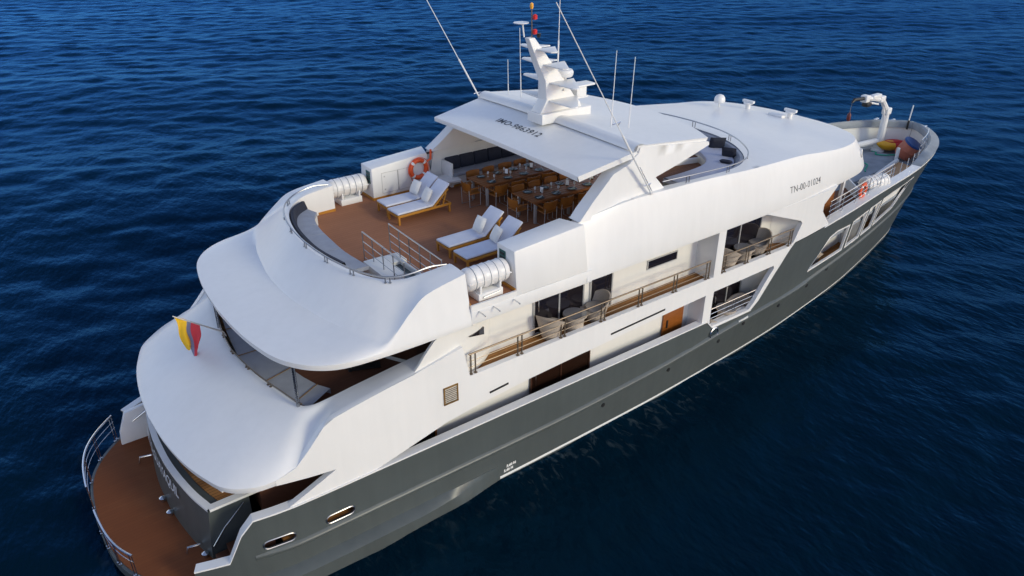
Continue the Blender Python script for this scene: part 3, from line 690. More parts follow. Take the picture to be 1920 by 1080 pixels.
pr = [(x,-y) for x,y in PITs][::-1]+[(x,y) for x,y in PITs[1:]]
m.loft([[(x,y,ztop(x,y)-.005) for x,y in pr],[(x-.0,y*.985,6.85) for x,y in pr]]); part('cockpit_lining', m, FABG)
m = MB(); flat(m, [q for q in pr if q[0] > 7.0], 6.80, 6.85, step=1.0); part('cockpit_deck', m, TEAKDARK)
m = MB()                                            # flat margin between the roof shoulder and the wings
for s in (-1,1): m.loft([[(x,s*y,z-.012) for x,y,z in SHs if x < 9.0],[(x,s*(y-.40 if x < 5.6 else min(y-.04,3.96)),z-(.015 if x < 5.6 else .06)) for x,y,z in SHs if x < 9.0]])
part('roof_margin', m, WHITE, ROOF, split=True)
# bench round the cockpit with low backrest
def inset_line(pl, d):
    out = []
    for i,(x,y) in enumerate(pl):
        a = pl[max(i-1,0)]; b = pl[min(i+1,len(pl)-1)]; tx_,ty_ = b[0]-a[0],b[1]-a[1]; L = math.hypot(tx_,ty_); out.append((x-d*ty_/L, y+d*tx_/L))
    return out
bl = [q for q in pr if q[0] > 6.9]; bl = bl if inset_line(bl,.9)[len(bl)//2][0] < bl[len(bl)//2][0] else bl[::-1]
inn = inset_line(bl,1.2); mid1 = inset_line(bl,.30); mid2 = inset_line(bl,.12); outn = inset_line(bl,.02)
m = MB(); m.loft([[(x,y,6.85) for x,y in inn],[(x,y,7.12) for x,y in inn],[(x,y,7.12) for x,y in mid1]]); BENCH = part('cockpit_bench', m, WHITE2)
n_b = len(bl); cuts = [0,int(n_b*.3),int(n_b*.5),int(n_b*.7),n_b-1]
for a_,b_ in zip(cuts,cuts[1:]):
    sl = slice(a_,b_+1)
    m = MB(); m.loft([[(x,y,7.12) for x,y in inn[sl]],[(x,y,7.24) for x,y in inn[sl]],[(x,y,7.27) for x,y in inset_line(bl,1.15)[sl]],[(x,y,7.27) for x,y in mid1[sl]]])
    for e in (a_,b_): m.loft([[(*inn[e],7.12),(*mid1[e],7.12)],[(*inn[e],7.24),(*mid1[e],7.26)]])
    m.build('bench_cushion', FABL, BENCH, smooth=50)
m = MB(); m.loft([[(x,y,7.18) for x,y in mid1],[(x,y,7.42) for x,y in mid2],[(x,y,7.43) for x,y in outn]]); m.build('bench_back', FABG, BENCH)
m = MB(); flat(m, [(7.4,-1.15),(9.2,-1.45),(10.42,-1.75),(10.5,-.4),(10.42,1.5),(9.8,2.4),(7.4,2.6)], 6.85, 7.03, step=.5); STEP = part('cockpit_step', m, WHITE2)
m = MB(); flat(m, [(7.45,-1.1),(9.2,-1.38),(10.36,-1.66),(10.44,-.4),(10.36,1.5),(9.75,2.35),(7.45,2.55)], 7.03, 7.04, step=.8); m.build('step_planking', TEAKDARK, STEP)
m = MB(); m.add([(6.2,-3.9,7.42),(7.3,-3.0,7.05),(8.1,-2.95,7.0),(7.4,-3.9,7.42),(6.2,-3.9,6.86),(7.3,-3.0,6.86),(8.1,-2.95,6.86)],[(0,1,2,3),(0,4,5,1),(1,5,6,2)]); part('bench_end', m, WHITE2)
# cockpit rail on twin posts
def rail(path, r=.028, name='guard_rail', mt=STEEL, parent=None, posts=(), h=.25, pr_=.016, twin=.12, wires=(), base=None):
    o = part(name, MB().tube(path, r, 8), mt, parent)
    P = [Vector(p) for p in path]; d = [0]
    for a,b in zip(P,P[1:]): d.append(d[-1]+(b-a).length)
    def pt(t):
        t = min(max(t,0),d[-1]); i = min(max(int(np.searchsorted(d,t))-1,0),len(P)-2); k = (t-d[i])/max(1e-6,d[i+1]-d[i]); return P[i].lerp(P[i+1],k)
    for t in posts:
        for q in ((-twin/2,twin/2) if twin else (0,)):
            p = pt(t*d[-1]+q); mb = MB().tube([p,p-Vector((0,0,h))], pr_, 6)
            mb.lathe([(pr_*2.4,0),(pr_*2.4,.015)], p-Vector((0,0,h)), 'Z', 8); mb.build('post', mt, o)
    for hh in wires:
        MB().tube([p-Vector((0,0,hh)) for p in P], .010, 6).build('rail_wire', mt, o)
    return o
rp = [(x+.05,y*1.03,7.82) for x,y in pr if x > 5.5]
rp = [(x,y,ztop(min(x,10.9),min(4.1,abs(y)))+.19+.02*abs(y)/4) for x,y,z in rp]
rail(rp, .022, mt=RAILST, posts=[.06,.17,.28,.39,.5,.61,.72,.83,.94], h=.24)

# ---- lockers either side of the sun deck, forward of the rafts
for s in (-1,1):
    L_ = empty('deck_locker', (0,0,0)); L_.parent = YACHT
    m = MB()
    a = [(0,3.57,6.1),(0,4.455,5.98),(0,4.33,7.2),(0,3.57,7.19)]; b = [(2.35,3.57,6.1),(2.45,4.455,5.98),(2.35,4.33,7.36),(2.1,3.57,7.36)]
    m.loft([[(x,s*y,z) for x,y,z in a],[(x+(q[0]-x)*.5,s*(y+(q[1]-y)*.5),z+(q[2]-z)*.5) for (x,y,z),q in zip(a,b)],[(x,s*y,z) for x,y,z in b]], True, True)
    m.build('locker_body', WHITE, L_, bevel=.025)
    m = MB().box((-.012,s*3.83,6.86),(.012,.27,.42)); sg = m.build('sign_panel', SIGNG, L_)
    m = MB(); 
    for i in range(3): m.box((-.02,s*3.83,6.98-.12*i),(.006,.2,.07))
    m.build('sign_print', SMOKE, sg)
    m = MB(); m.box((1.15,s*3.55,6.14),(2.35,.03,.09)); m.box((-.02,s*3.98,6.14),(.03,.85,.09)); m.build('wood_skirting', VARN, L_)
    for x0,x1 in ((.35,.95),(.97,1.55)):
        m = MB()
        for (cx,cz,dx,dz) in (((x0+x1)/2,6.98,x1-x0,.012),((x0+x1)/2,6.28,x1-x0,.012),(x0,6.63,.012,.7),(x1,6.63,.012,.7)): m.box((cx,s*3.567,cz),(dx,.012,dz))
        d = m.build('locker_door', FRAME, L_)
        for z in (6.4,6.85):
            m = MB().lathe([(.028,0),(.028,.02),(.012,.03)], (x0+.1 if x0 < .5 else x1-.1, s*3.56, z), 'Y', 10); m.build('latch', FRAME, d)
    part('vent_slot', MB().box((2.3,s*3.72,7.28),(.3,.02,.07)), BLACK, L_)
    # slots in the coaming ends
    part('vent_slot', MB().box((-1.75,s*3.515,6.80),(.42,.02,.07)), GREYDECK)
    m = MB(); m.box((-1.405,s*3.98,6.14),(.03,.85,.09)); m.box((-1.9,s*3.475,6.14),(.95,.03,.09)); part('wood_skirting', m, VARN)

# ---- hardtop over the dining tables, with the raised forward half, and the side wings that carry it
def hslab(x0s, name):
    pass
m = MB()
aft = [(2.6,3.72,8.48),(4.62,3.86,8.84)]
ys = np.linspace(-1,1,17)
rings = []
for t in (0,.5,1):
    rings.append([(2.58+(4.62-2.58)*t, y*(3.72+.14*t), 8.48+.36*t+.05*(1-y*y)) for y in ys])
th = .16
bot = [[(x+.05 if i == 0 else x,y,z-th) for x,y,z in r] for i,r in enumerate(rings)]
m.loft(rings); m.loft([rings[0],[(x-.01,y,z-.03) for x,y,z in rings[0]],[(x,y,z-th+.02) for x,y,z in rings[0]],bot[0],bot[1],bot[2]])
for j in (0,-1): m.loft([[r[j] for r in rings],[r[j] for r in bot]])
HARDTOP = part('hardtop', m, WHITE, smooth=35)
m = MB()
def htop(x, y):
    t = (x-4.62)/4.0
    return 9.0-.38*t-.02*t*t+.06*(1-(y/3.9)**2)
fr = [(8.66,0),(8.6,.9),(8.42,1.9),(8.1,2.9),(7.6,3.86)]; frs = [tuple(p)[:2] for p in spl([(a,b,0) for a,b in fr],5)]
ol = [(4.62,-3.88)]+[(x,-y) for x,y in reversed(frs)]+[(x,y) for x,y in frs[1:]]+[(4.62,3.88)]
skin(m, region(ol,(),.5), lambda x,y: (x,y,htop(x,y)), lambda x,y: (x-.05 if x > 5 else x,y*.985,htop(x,y)-.22), sides=(1,))
m.build('hardtop_forward_panel', WHITE, HARDTOP, smooth=35)
m = MB()                                            # rounded step across the top with pillowed ends
m.loft([[(4.62+dx,y*3.86,htop(4.62,y*3.86)+dz) for y in ys] for dx,dz in ((-.14,-.16),(-.10,-.04),(-.02,.01),(.12,.03),(.3,-.005))]); m.build('hardtop_step', WHITE, HARDTOP, smooth=60)
for s in (-1,1):
    m = MB()
    W = [(2.36,7.33),(3.68,8.38),(4.3,8.55),(4.66,8.80),(4.72,8.95),(7.58,8.60),(7.60,8.50),(6.4,8.20),(5.32,7.97),(5.75,7.5),(5.6,7.4),(4.1,7.35),(2.95,7.28)]
    def wy(x,z): return 4.06-.115*max(0,(z-7.4))+(.05 if z < 7.45 else 0)
    reg = region(W, (), .35)
    skin(m, reg, lambda x,z: (x,wy(x,z),z), lambda x,z: (x-.0,wy(x,z)-.42,z), sides=(s,))
    part('hardtop_wing', m, WHITE, HARDTOP, smooth=30)
    m = MB(); m.add([(2.2,s*3.74,6.1),(7.0,s*3.74,6.1),(7.0,s*3.72,7.3),(2.5,s*3.72,7.34)],[(0,1,2,3)]); part('hardtop_side_lining', m, WHITE2)
m = MB()                                            # bulkhead between the dining area and the raised cockpit
m.box((7.0,0,6.46),(.1,7.4,.80)); part('dining_bulkhead', m, WHITE2)

# ---- deck houses
UH = part('upper_house', MB().prism([(-2.8,-2.2),(-2.3,-3.1),(-.9,-3.65),(12.2,-3.65),(15.2,-3.0),(16.9,-1.6),(17.2,0),(16.9,1.6),(15.2,3.0),(12.2,3.65),(-.9,3.65),(-2.3,3.1),(-2.8,2.2)], 3.90, 5.66, 'Z'), WHITE2, smooth=30)
m = MB()
rings = []
for z,dy in ((1.38,-.14),(1.6,-.12),(2.0,-.07),(2.4,-.02),(3.9,0)):
    rings.append([(x,y*(1+dy/3.8),z) for x,y in ((-5.6,-3.1),(-5.2,-3.8),(7.9,-3.8),(8.1,-3.5),(9.6,-3.5),(11.6,-3.3),(13.5,-2.9),(17,-2.35),(21.0,-1.6),(23.0,-.9),(23.0,.9),(21,1.6),(17,2.35),(13.5,2.9),(11.6,3.3),(9.6,3.5),(8.1,3.5),(7.9,3.8),(-5.2,3.8),(-5.6,3.1))])
rings[-1] = [(x,y,3.36) if x > 12.5 else (x,y,3.86) for x,y,z in rings[-1]]
m.loft(rings, True, True); MH = part('main_house', m, WHITE2, smooth=40)
for s in (-1,1):                                    # cross partitions and end pieces of the balconies
    part('partition', MB().box((8.18,s*4.03,4.83),(.34,.82,1.74)), WHITE)
    part('partition', MB().box((7.92,s*3.88,2.5),(.30,.80,2.0)), WHITE)
    m = MB(); m.loft([[(11.9,s*3.66,z),(12.35,s*3.85,z),(12.55,s*4.15,z),(12.6,s*4.33,z)] for z in (3.95,5.66)]); part('balcony_end_wall', m, WHITE2, smooth=60)
    m = MB(); m.loft([[(10.9,s*3.35,z),(11.3,s*3.7,z),(11.5,s*(3.95 if z < 2 else 4.25),z)] for z in (1.6,3.84)]); part('balcony_end_wall', m, WHITE2, smooth=60)
part('aft_wood_panelling', MB().prism([(-6.95,-3.12),(-5.58,-3.52),(-5.58,3.52),(-6.95,3.12)], 1.38, 3.0, 'Z'), PANELW)
m = MB()
for s in (-1,1):
    rings = []
    for u in np.arange(13.0,23.2,.5):
        a = hullp(u,2.7,.80); rings.append([(a[0],s*max(a[1],.05),2.0),(a[0],s*max(a[1],.05),3.36)])
    m.loft(rings)
part('bow_cabin_wall', m, WHITE2, split=True)
for s in (-1,1):                                    # cross walls of the bow balconies
    for u in (18.26,21.9):
        a = hullp(u,2.1,.12); b = hullp(u,3.3,.12); m = MB(); yi = a[1]-.85 if u < 20 else .2
        m.loft([[(u-.05,s*yi,2.04),(u-.05,s*a[1],2.04),(u-.05,s*b[1],3.32),(u-.05,s*yi,3.32)],[(u+.05,s*yi,2.04),(u+.05,s*a[1],2.04),(u+.05,s*b[1],3.32),(u+.05,s*yi,3.32)]], True, True)
        part('bow_partition', m, WHITE2)
part('fore_house', MB().prism([(13.2,-3.0),(16.2,-2.95),(17.4,-2.1),(17.8,0),(17.4,2.1),(16.2,2.95),(13.2,3.0)], 3.4, 5.70, 'Z'), WHITE2)

def glazed_door(x0, x1, y, z0, z1, panes, s, name='sliding_door', glass=GLASS, fr=FRAME, fw=.05, handle=True):
    d = empty(name, ((x0+x1)/2, s*y, z0)); d.parent = YACHT; cx = (x0+x1)/2
    m = MB(); m.box((0,s*.01,(z1-z0)-fw/2),(x1-x0,.06,fw)); m.box((0,s*.01,fw/2),(x1-x0,.06,fw))
    for k in range(panes+1):
        x = x0+(x1-x0)*k/panes; m.box((min(max(x,x0+fw/2),x1-fw/2)-cx,s*.015,(z1-z0)/2),(fw,.065,z1-z0-2*fw))
    m.build('door_frame', fr, d)
    for k in range(panes):
        a = x0+(x1-x0)*k/panes; b = x0+(x1-x0)*(k+1)/panes
        MB().box(((a+b)/2-cx,s*.005,(z1-z0)/2),(b-a-fw,.03,z1-z0-2*fw)).build('pane', glass, d)
    if handle: MB().tube([(x0+.16-cx,s*.05,.75),(x0+.16-cx,s*.09,.77),(x0+.16-cx,s*.09,1.1),(x0+.16-cx,s*.05,1.12)], .014, 6).build('door_handle', STEEL, d)
    return d
for s in (-1,1):
    glazed_door(1.15,3.05,3.65,3.97,5.5,2,s); glazed_door(3.28,4.2,3.65,3.97,5.5,1,s,handle=False)
    glazed_door(9.0,11.3,3.65,3.97,5.5,2,s)
    glazed_door(.96,3.28,3.81,1.6,3.1,2,s,fr=DARKW,glass=PANED); glazed_door(-3.2,-2.26,3.81,1.6,3.0,1,s,fr=ORANGEW,glass=GLASS)
    glazed_door(9.3,10.9,3.5,1.4,2.95,2,s)
    d = glazed_door(-4.9,-3.7,3.81,1.6,2.9,1,s,fr=DARKW,glass=GLASS,handle=False)
    d = empty('wooden_door', (6.98,s*3.81,1.55)); d.parent = YACHT
    MB().box((0,s*.01,.82),(.95,.06,1.62)).build('door_leaf', ORANGEW, d); MB().box((-.3,s*.05,.95),(.05,.05,.28)).build('door_handle', BLACK, d)
    w_ = empty('slot_window', (6.35,s*3.655,4.9)); w_.parent = YACHT
    MB().box((0,0,0),(1.3,.05,.26)).build('pane', GLASS, w_); m = MB()
    for a,b,c,dd in ((0,.145,1.36,.03),(0,-.145,1.36,.03),(-.66,0,.03,.26),(.66,0,.03,.26)): m.box((a,s*.006,b),(c,.06,dd))
    m.build('window_frame', FRAME, w_)
# aft doors of the upper saloon, spiral stair and dark wood band under the sun deck
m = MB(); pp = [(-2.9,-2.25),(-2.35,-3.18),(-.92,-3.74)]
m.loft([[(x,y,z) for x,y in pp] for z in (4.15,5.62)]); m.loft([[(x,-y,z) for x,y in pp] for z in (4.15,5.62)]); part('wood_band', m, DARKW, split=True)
part('saloon_door', MB().box((-2.83,0,4.75),(.06,4.2,1.6)), GLASS)
m = MB()
for k in range(6):
    a = -.4+k*.42; m.box((-3.85+.42*math.cos(a),-2.2+.42*math.sin(a),4.05+.2*k),(.75,.26,.04),rz=a)
m.tube([(-3.85,-2.2,3.95),(-3.85,-2.2,5.5)], .06, 10); STAIR = part('spiral_stair', m, BLACK)
for r_,dz in ((.85,.6),(.85,.35)):
    m = MB(); m.tube([(-3.85+r_*math.cos(-.4+k*.21),-2.2+r_*math.sin(-.4+k*.21),4.05+.1*k+dz) for k in range(8)], .02, 6); m.build('stair_rail', STEEL, STAIR)
# curved sofa under the overhang
A = [(-6.1,0),(-6.02,.8),(-5.92,1.6),(-5.8,2.3),(-5.65,2.9),(-5.45,3.3)]
A_ = [(x,-y) for x,y in A][::-1]+A[1:]; B2 = [(x+.75,y*.86) for x,y in A_]
m = MB(); m.loft([[(x,y,3.95) for x,y in B2],[(x,y,4.12) for x,y in B2],[(x,y,4.14) for x,y in A_]]); SOFA = part('aft_sofa', m, FABG)
for k in range(1,len(A_)-1,2):
    m = MB().tube([(*A_[k],4.15),(*B2[k],4.14)], .012, 6); m.build('cushion_seam', RUST, SOFA)

# ---- mast on the hardtop with its paired shelves, radar and lamps
MAST = empty('mast', (0,0,0)); MAST.parent = YACHT
m = MB(); m.prism([(3.98,-.38),(6.0,-.36),(6.0,.36),(3.98,.38)], 8.88, 9.20, 'Z'); m.build('mast_base', WHITE, MAST, bevel=.03)
prof = [(4.02,9.20),(4.26,9.57),(4.25,9.85),(4.24,10.16),(3.98,10.68),(3.64,11.46),(3.87,11.46),(4.40,10.8),(4.96,10.16),(5.35,9.62),(5.62,9.35),(5.68,9.20)]
m = MB()
def mw(z): return .24 if z < 9.3 else .24-.13*(z-9.3)/2.2+.04*max(0,9.6-z)
m.loft([[(x,-mw(z),z) for x,z in prof],[(x,mw(z),z) for x,z in prof]], True, True); m.build('mast_column', WHITE, MAST, bevel=.025)
for (x,y,z) in ((4.02,.82,11.13),(4.27,1.07,10.66),(4.5,1.3,10.10),(4.46,1.32,9.56)):
    for s in (-1,1):
        d = {11.13:.30,10.66:.42,10.10:.55,9.56:.75}[z]
        xa = x-.12; w0 = mw(z)-.02
        m = MB().prism([(xa,w0*s),(xa+.06,s*y*.93),(x+.04,s*y),(x+.14,s*y),(x+d+.32,w0*s)] if s > 0 else [(xa,w0*s),(x+d+.32,w0*s),(x+.14,s*y),(x+.04,s*y),(xa+.06,s*y*.93)], z-.03, z+.01, 'Z')
        m.build('mast_shelf', WHITE, MAST, bevel=.008)
m = MB(); m.prism([(4.9,-.3),(6.25,-.22),(6.25,.22),(4.9,.3)], 9.80, 9.86, 'Z'); m.prism([(5.3,-.22),(6.0,-.2),(6.0,.2),(5.3,.22)], 9.44, 9.49, 'Z'); m.box((5.75,0,9.64),(.4,.3,.34)); m.build('radar_bracket', WHITE, MAST, bevel=.01)
MB().lathe([(.0,-.02),(.26,0),(.30,.05),(.31,.14),(.27,.21),(.12,.245),(0,.25)], (5.1,0,10.17), 'Z', 24).build('radar_dome', WHITE, MAST)
MB().lathe([(.1,-.3),(.1,0)], (5.1,0,10.17), 'Z', 12).build('radar_pedestal', WHITE, MAST)
m = MB(); m.lathe([(.23,0),(.23,.02),(.08,.03)], (3.66,.30,11.84), 'Z', 20); m.tube([(3.7,.2,11.45),(3.68,.26,11.87)], .025, 6); m.build('antenna_disc', WHITE, MAST)
P0 = MB().tube([(3.82,-.02,11.4),(3.80,-.02,12.3)], .018, 8).build('lamp_staff', BRONZE, MAST)
MB().lathe([(.04,-.07),(.055,0),(.05,.07),(.02,.1)], (3.80,-.02,12.33), 'Z', 12).build('top_lamp', AMBER, P0)
for z in (11.62,12.03): MB().lathe([(.04,-.07),(.07,-.05),(.07,.05),(.03,.08)], (3.88,-.08,z), 'Z', 12).build('red_lamp', RED, P0)
MB().lathe([(.05,-.06),(.07,.06)], (4.05,-.05,11.5), 'Z', 10).build('horn', BLACK, MAST)
MB().lathe([(.06,0),(.09,.02),(.09,.06),(.03,.07)], (4.95,-.28,9.45), 'Y', 12).build('sight_lamp', FRAME, MAST)

def antenna(p0, p1, r0=.017, r1=.010, label=None):
    a = MB(); a.tube([p0, Vector(p0).lerp(Vector(p1),.35), Vector(p0).lerp(Vector(p1),.36), p1], [r0,r0,r1*1.2,r1], 8)
    a.lathe([(r0*2.2,-.02),(r0*2.2,.04),(r0,.06)], p0, 'Z', 10); return part('whip_antenna', a, WHITE)
antenna((5.30,3.2,8.86),(5.28,3.2,10.15)); antenna((5.45,2.66,8.88),(5.38,2.66,11.25))
antenna((5.38,-1.95,8.9),(5.43,-1.95,11.2)); antenna((5.88,-2.2,8.84),(5.95,-2.2,11.0))
antenna((4.85,0,10.1),(4.88,0,13.4), .024)
for s,p0,p1 in ((1,(4.53,3.84,8.80),(2.2,3.84,12.85)),(-1,(4.97,-4.21,7.62),(1.28,-4.19,13.05))):
    a = antenna(p0,p1,.03,.012)
    d = Vector(p1)-Vector(p0)
    for t in ((.055,.42) if s < 0 else (.05,)):
        q = Vector(p0)+d*t; MB().tube([q+Vector((-.14,0,.0)),q+Vector((.14,-.0,.02)),q+Vector((.17,s*-.12,-.1))], .016, 6).build('bracket', STEEL, a)
    if s < 0:
        q = Vector(p0)+d*.16; MB().tube([Vector(p0)+Vector((.06,.02,0)), q+Vector((.05,.02,0))], .02, 6).build('brace', STEEL, a)

# domes and fittings on the bridge roof
def roofz(x,y): return ztop(x,y)
m = MB(); x,y = 15.9,2.45; m.lathe([(.07,0),(.03,.02),(.03,.20),(.21,.21),(.23,.24),(.23,.33),(.21,.42),(.15,.50),(.07,.54),(0,.55)], (x,y,roofz(x,y)-.02), 'Z', 24); part('satellite_dome', m, WHITE)
for x,y,k in ((16.75,1.6,1),(16.7,.1,0),(16.95,-.35,2)):
    z = roofz(x,y)-.02; m = MB()
    if k: m.lathe([(.1,0),(.1,.22),(.2,.24),(.2,.30),(.05,.32)], (x,y,z), 'Z', 14); m.box((x,y,z+.34),(.12,.55,.10))
    else: m.rbox((x,y,z+.06),(.3,.7,.12),.04)
    part('roof_searchlight' if k else 'roof_hatch', m, WHITE)
lm = Matrix.Rotation(R(-62),3,'Z') @ Matrix.Rotation(R(78),3,'Y')
m2 = part('brow_lamp', MB().lathe([(.10,-.06),(.10,.03),(.07,.05),(0,.05)], (16.82,-3.76,6.45), 'Z', 16, m=lm), BLACK)
MB().lathe([(.10,-.06),(.17,-.04),(.17,.03),(.115,.045),(.105,.02)], (16.82,-3.76,6.45), 'Z', 18, m=lm).build('lamp_bezel', RAFTW, m2)

# ---- rails
def rl(*p, n=6): return spl(list(p), n)
# sun deck aft coaming rail
q = [(x-.02,y*1.01,z+.14) for x,y,z in ST[:-1]]+[(-1.55,3.56,7.0)]
q[-2] = (-2.0,3.55,7.06); o = rail(mirror(spl(q,5)), .024, mt=RAILST, posts=[.16,.27,.38,.5,.62,.73,.84], h=.16)
# upper deck aft: steel posts carrying the brim, low rail
q = [(x+.05,y,z+.10) for x,y,z in NN[:7]]; rail(mirror(spl(q,4)), .014, mt=BRONZE, posts=[.2,.36,.5,.64,.8], h=.1)
for (x,y) in ((-6.2,.95),(-6.2,-.95)) : pass
for y in (1.55,-3.35):
    xx = float(np.interp(abs(y),[p[1] for p in NN[:7]],[p[0] for p in NN[:7]]))+.02
    for d in (0,.0): part('brim_post', MB().tube([(xx,y,4.28),(xx+.02,y,5.56)], .045, 10), STEEL)
# upper deck side rails
for s in (-1,1):
    for x0,x1,k in ((-1.5,7.85,None),(8.45,12.2,None)):
        z = 4.72; pts = [(x,s*4.40,z) for x in np.linspace(x0,x1,12)]
        n_ = 7 if x1 < 8 else 4
        rail(pts, .026, mt=BRONZE, posts=[(i+.08)/(n_-.85) for i in range(n_)], h=.62, pr_=.022, twin=.14, wires=(.22,.40))
    rail([(x,s*4.30,2.72) for x in np.linspace(8.2,10.9,6)], .024, mt=STEEL, posts=[.03,.5,.9], h=.58, wires=(.2,.38))
    q = [hullp(u,4.2,.22) for u in np.linspace(14.9,20.4,12)]
    zz = lambda u: ftop(u)+.05
    rail([(x,s*y,zz(u)+.72) for (x,y,_),u in zip(q,np.linspace(14.9,20.4,12))], .02, posts=[.02,.2,.4,.6,.8,.98], h=.72, twin=0, wires=(.2,.4,.58))
    q = [hullp(u,4.2,.3) for u in np.linspace(24.3,26.6,6)]
    if s < 0: rail([(x,s*(y-.1),zz(24)+.75) for (x,y,_) in q], .025, posts=[.0,.25,.5,.75,1], h=1.1, twin=0, wires=(.3,.55))
    for u in np.linspace(20.8,23.9,5):
        x,y,_ = hullp(u,4.2,.3); part('stanchion', MB().tube([(x,s*y,zz(u)),(x+.05,s*(y-.02),zz(u)+.45)], .018, 6), STEEL)
# ---- stairway from the sun deck with its white hatch coaming and two rails
m = MB(); m.box((-2.35,-1.62,6.24),(.55,1.3,.28)); m.box((-1.75,-.95,6.15),(.65,.55,.12)); m.box((-1.62,-1.9,6.18),(.06,2.2,.18)); part('stair_coaming', m, WHITE2, bevel=.015)
m = MB(); m.box((-1.85,-2.0,6.108),(.45,1.6,.012)); part('stair_well', m, SMOKE)
def frame_rail(a, b, z0, z1, n):
    a = Vector((*a,0)); b = Vector((*b,0)); o = None
    top = [a.lerp(b,t)+Vector((0,0,z1)) for t in np.linspace(0,1,6)]
    o = rail(top, .02, name='stair_railing', mt=RAILST, pr_=.014, posts=[i/(n-1) for i in range(n)], h=z1-z0, twin=0, wires=(.28,.52,.76))
    for i in range(n): pass
    return o
frame_rail((-2.40,-.58),(-2.42,-2.95),6.1,7.05,5)
frame_rail((-1.57,-.55),(-1.60,-3.42),6.1,7.07,6)

# ---- built-in sofas of the sun deck
A = [(-3.48,-1.6),(-3.66,-.4),(-3.62,.8),(-3.5,1.6),(-3.32,2.3),(-3.05,2.85),(-2.62,3.2)]
B2 = [(-2.76,-1.6),(-2.88,-.4),(-2.84,.7),(-2.80,1.35),(-2.70,1.95),(-2.56,2.4),(-2.35,2.72)]
A_ = [tuple(p)[:2] for p in spl([(a,b,0) for a,b in A],4)]; B_ = [tuple(p)[:2] for p in spl([(a,b,0) for a,b in B2],4)]
m = MB(); m.loft([[(x,y,6.1) for x,y in B_],[(x,y,6.42) for x,y in B_],[(x,y,6.42) for x,y in A_]]); SOFA2 = part('corner_sofa', m, WHITE2)
for k in range(0,len(A_)-4,5):
    e = min(k+5,len(A_)-1); seg = range(k,e+1)
    m = MB(); m.loft([[(B_[i][0]-.0,B_[i][1],6.42) for i in seg],[(B_[i][0],B_[i][1],6.52) for i in seg],[(A_[i][0]+.12,A_[i][1]*.98,6.54) for i in seg]]); m.loft([[(B_[k][0],B_[k][1],6.42),(A_[k][0],A_[k][1],6.42)],[(B_[k][0],B_[k][1],6.535),(A_[k][0],A_[k][1],6.535)]]); m.build('seat_cushion', FABG, SOFA2, smooth=50)
    m = MB(); 
    ii = list(seg); ii = ii[0:]; 
    m.loft([[(A_[i][0]+.15,A_[i][1]*.975,6.54) for i in ii],[(A_[i][0]+.08,A_[i][1]*.985,6.80) for i in ii],[(A_[i][0]+.0,A_[i][1]*.99,6.81) for i in ii],[(A_[i][0]-.04,A_[i][1],6.55) for i in ii]]); m.build('back_cushion', NAVY, SOFA2, smooth=50)
m = MB(); m.box((5.0,3.42,6.28),(4.3,.62,.36)); m.box((2.8,3.40,6.50),(.09,.66,.9)); m.box((2.55,3.18,6.42),(1.0,.75,.08),rz=-.25); SOFA3 = part('side_sofa', m, WHITE, bevel=.015)
MB().rbox((5.0,3.36,6.50),(4.2,.6,.1),.03).build('seat_cushion', FABG, SOFA3)
for i in range(7): MB().rbox((3.17+.6*i,3.64,6.77),(.58,.14,.46),.05,rx=-.15).build('back_cushion', NAVY, SOFA3)
m = MB(); m.box((5.0,3.10,6.13),(4.3,.03,.07)); m.build('wood_skirting', VARN, SOFA3)

# ---- lettering
def text_mesh(s_, size, name, mt, mapf, parent, bold=.0, shear=0, space=1.0, width=None):
    cu = bpy.data.curves.new(name, 'FONT'); cu.body = s_; cu.size = size; cu.align_x = 'CENTER'; cu.align_y = 'CENTER'; cu.offset = bold; cu.shear = shear; cu.space_character = space; cu.resolution_u = 3
    o = bpy.data.objects.new(name, cu); COL.objects.link(o); bpy.context.view_layer.update()
    me = bpy.data.meshes.new_from_object(o.evaluated_get(bpy.context.evaluated_depsgraph_get())); bpy.data.objects.remove(o, do_unlink=True)
    import bmesh
    bm = bmesh.new(); bm.from_mesh(me); bmesh.ops.triangulate(bm, faces=bm.faces)
    bmesh.ops.subdivide_edges(bm, edges=[e for e in bm.edges if e.calc_length() > size*.25], cuts=2); bm.to_mesh(me); bm.free()
    if width:
        k = width/(max(v.co.x for v in me.vertices)-min(v.co.x for v in me.vertices))
        for v in me.vertices: v.co.x *= k
    for v in me.vertices: v.co = mapf(v.co.x, v.co.y)
    me.materials.clear(); me.materials.append(mt); ob = bpy.data.objects.new(name, me); COL.objects.link(ob); ob.parent = parent; return ob
def on_hardtop(u, v):                              # u to starboard, v forward
    y = .36-u; x = 3.62+v; t = (x-2.58)/2.04
    return (x, y, 8.48+.36*t+.05*(1-(y/3.8)**2)+.008)
text_mesh('IMO-9863912', .37, 'lettering', INK, on_hardtop, HARDTOP, bold=.003, shear=-.1, space=1.08)
def roof_side(x, z):                               # outer surface of the roof's side at (x, z), from the loft rings
    best = None
    t = (z-5.72)/(fshz(x)-5.72); lo_y = float(np.interp(x,[p[0] for p in LO[::-1]],[p[1] for p in LO[::-1]])); sh_y = fshy(x)
    b = float(np.interp(t,[0,.06,.3,.6,.85,.95,1],[0,.035,.07,.08,.045,.02,0]))
    return lo_y+(sh_y-lo_y)*t+b
text_mesh('TN-00-01024', .33, 'lettering', INK, lambda u,v: (12.5+u, -(roof_side(12.5+u,6.27+v-.015*u)+.012), 6.27+v-.015*u), ROOF, bold=-.002, space=1.05)

for i,(t_,x_,z_) in enumerate((('5.60 M',-.2,.46),('5.40 M',-.3,.32))):
    text_mesh(t_, .12, 'draught_marks', MARKW, (lambda u,v,x_=x_,z_=z_: (x_+u, -(hullp(x_+u,z_+v)[1]+.012), z_+v)), HULL, bold=.008)
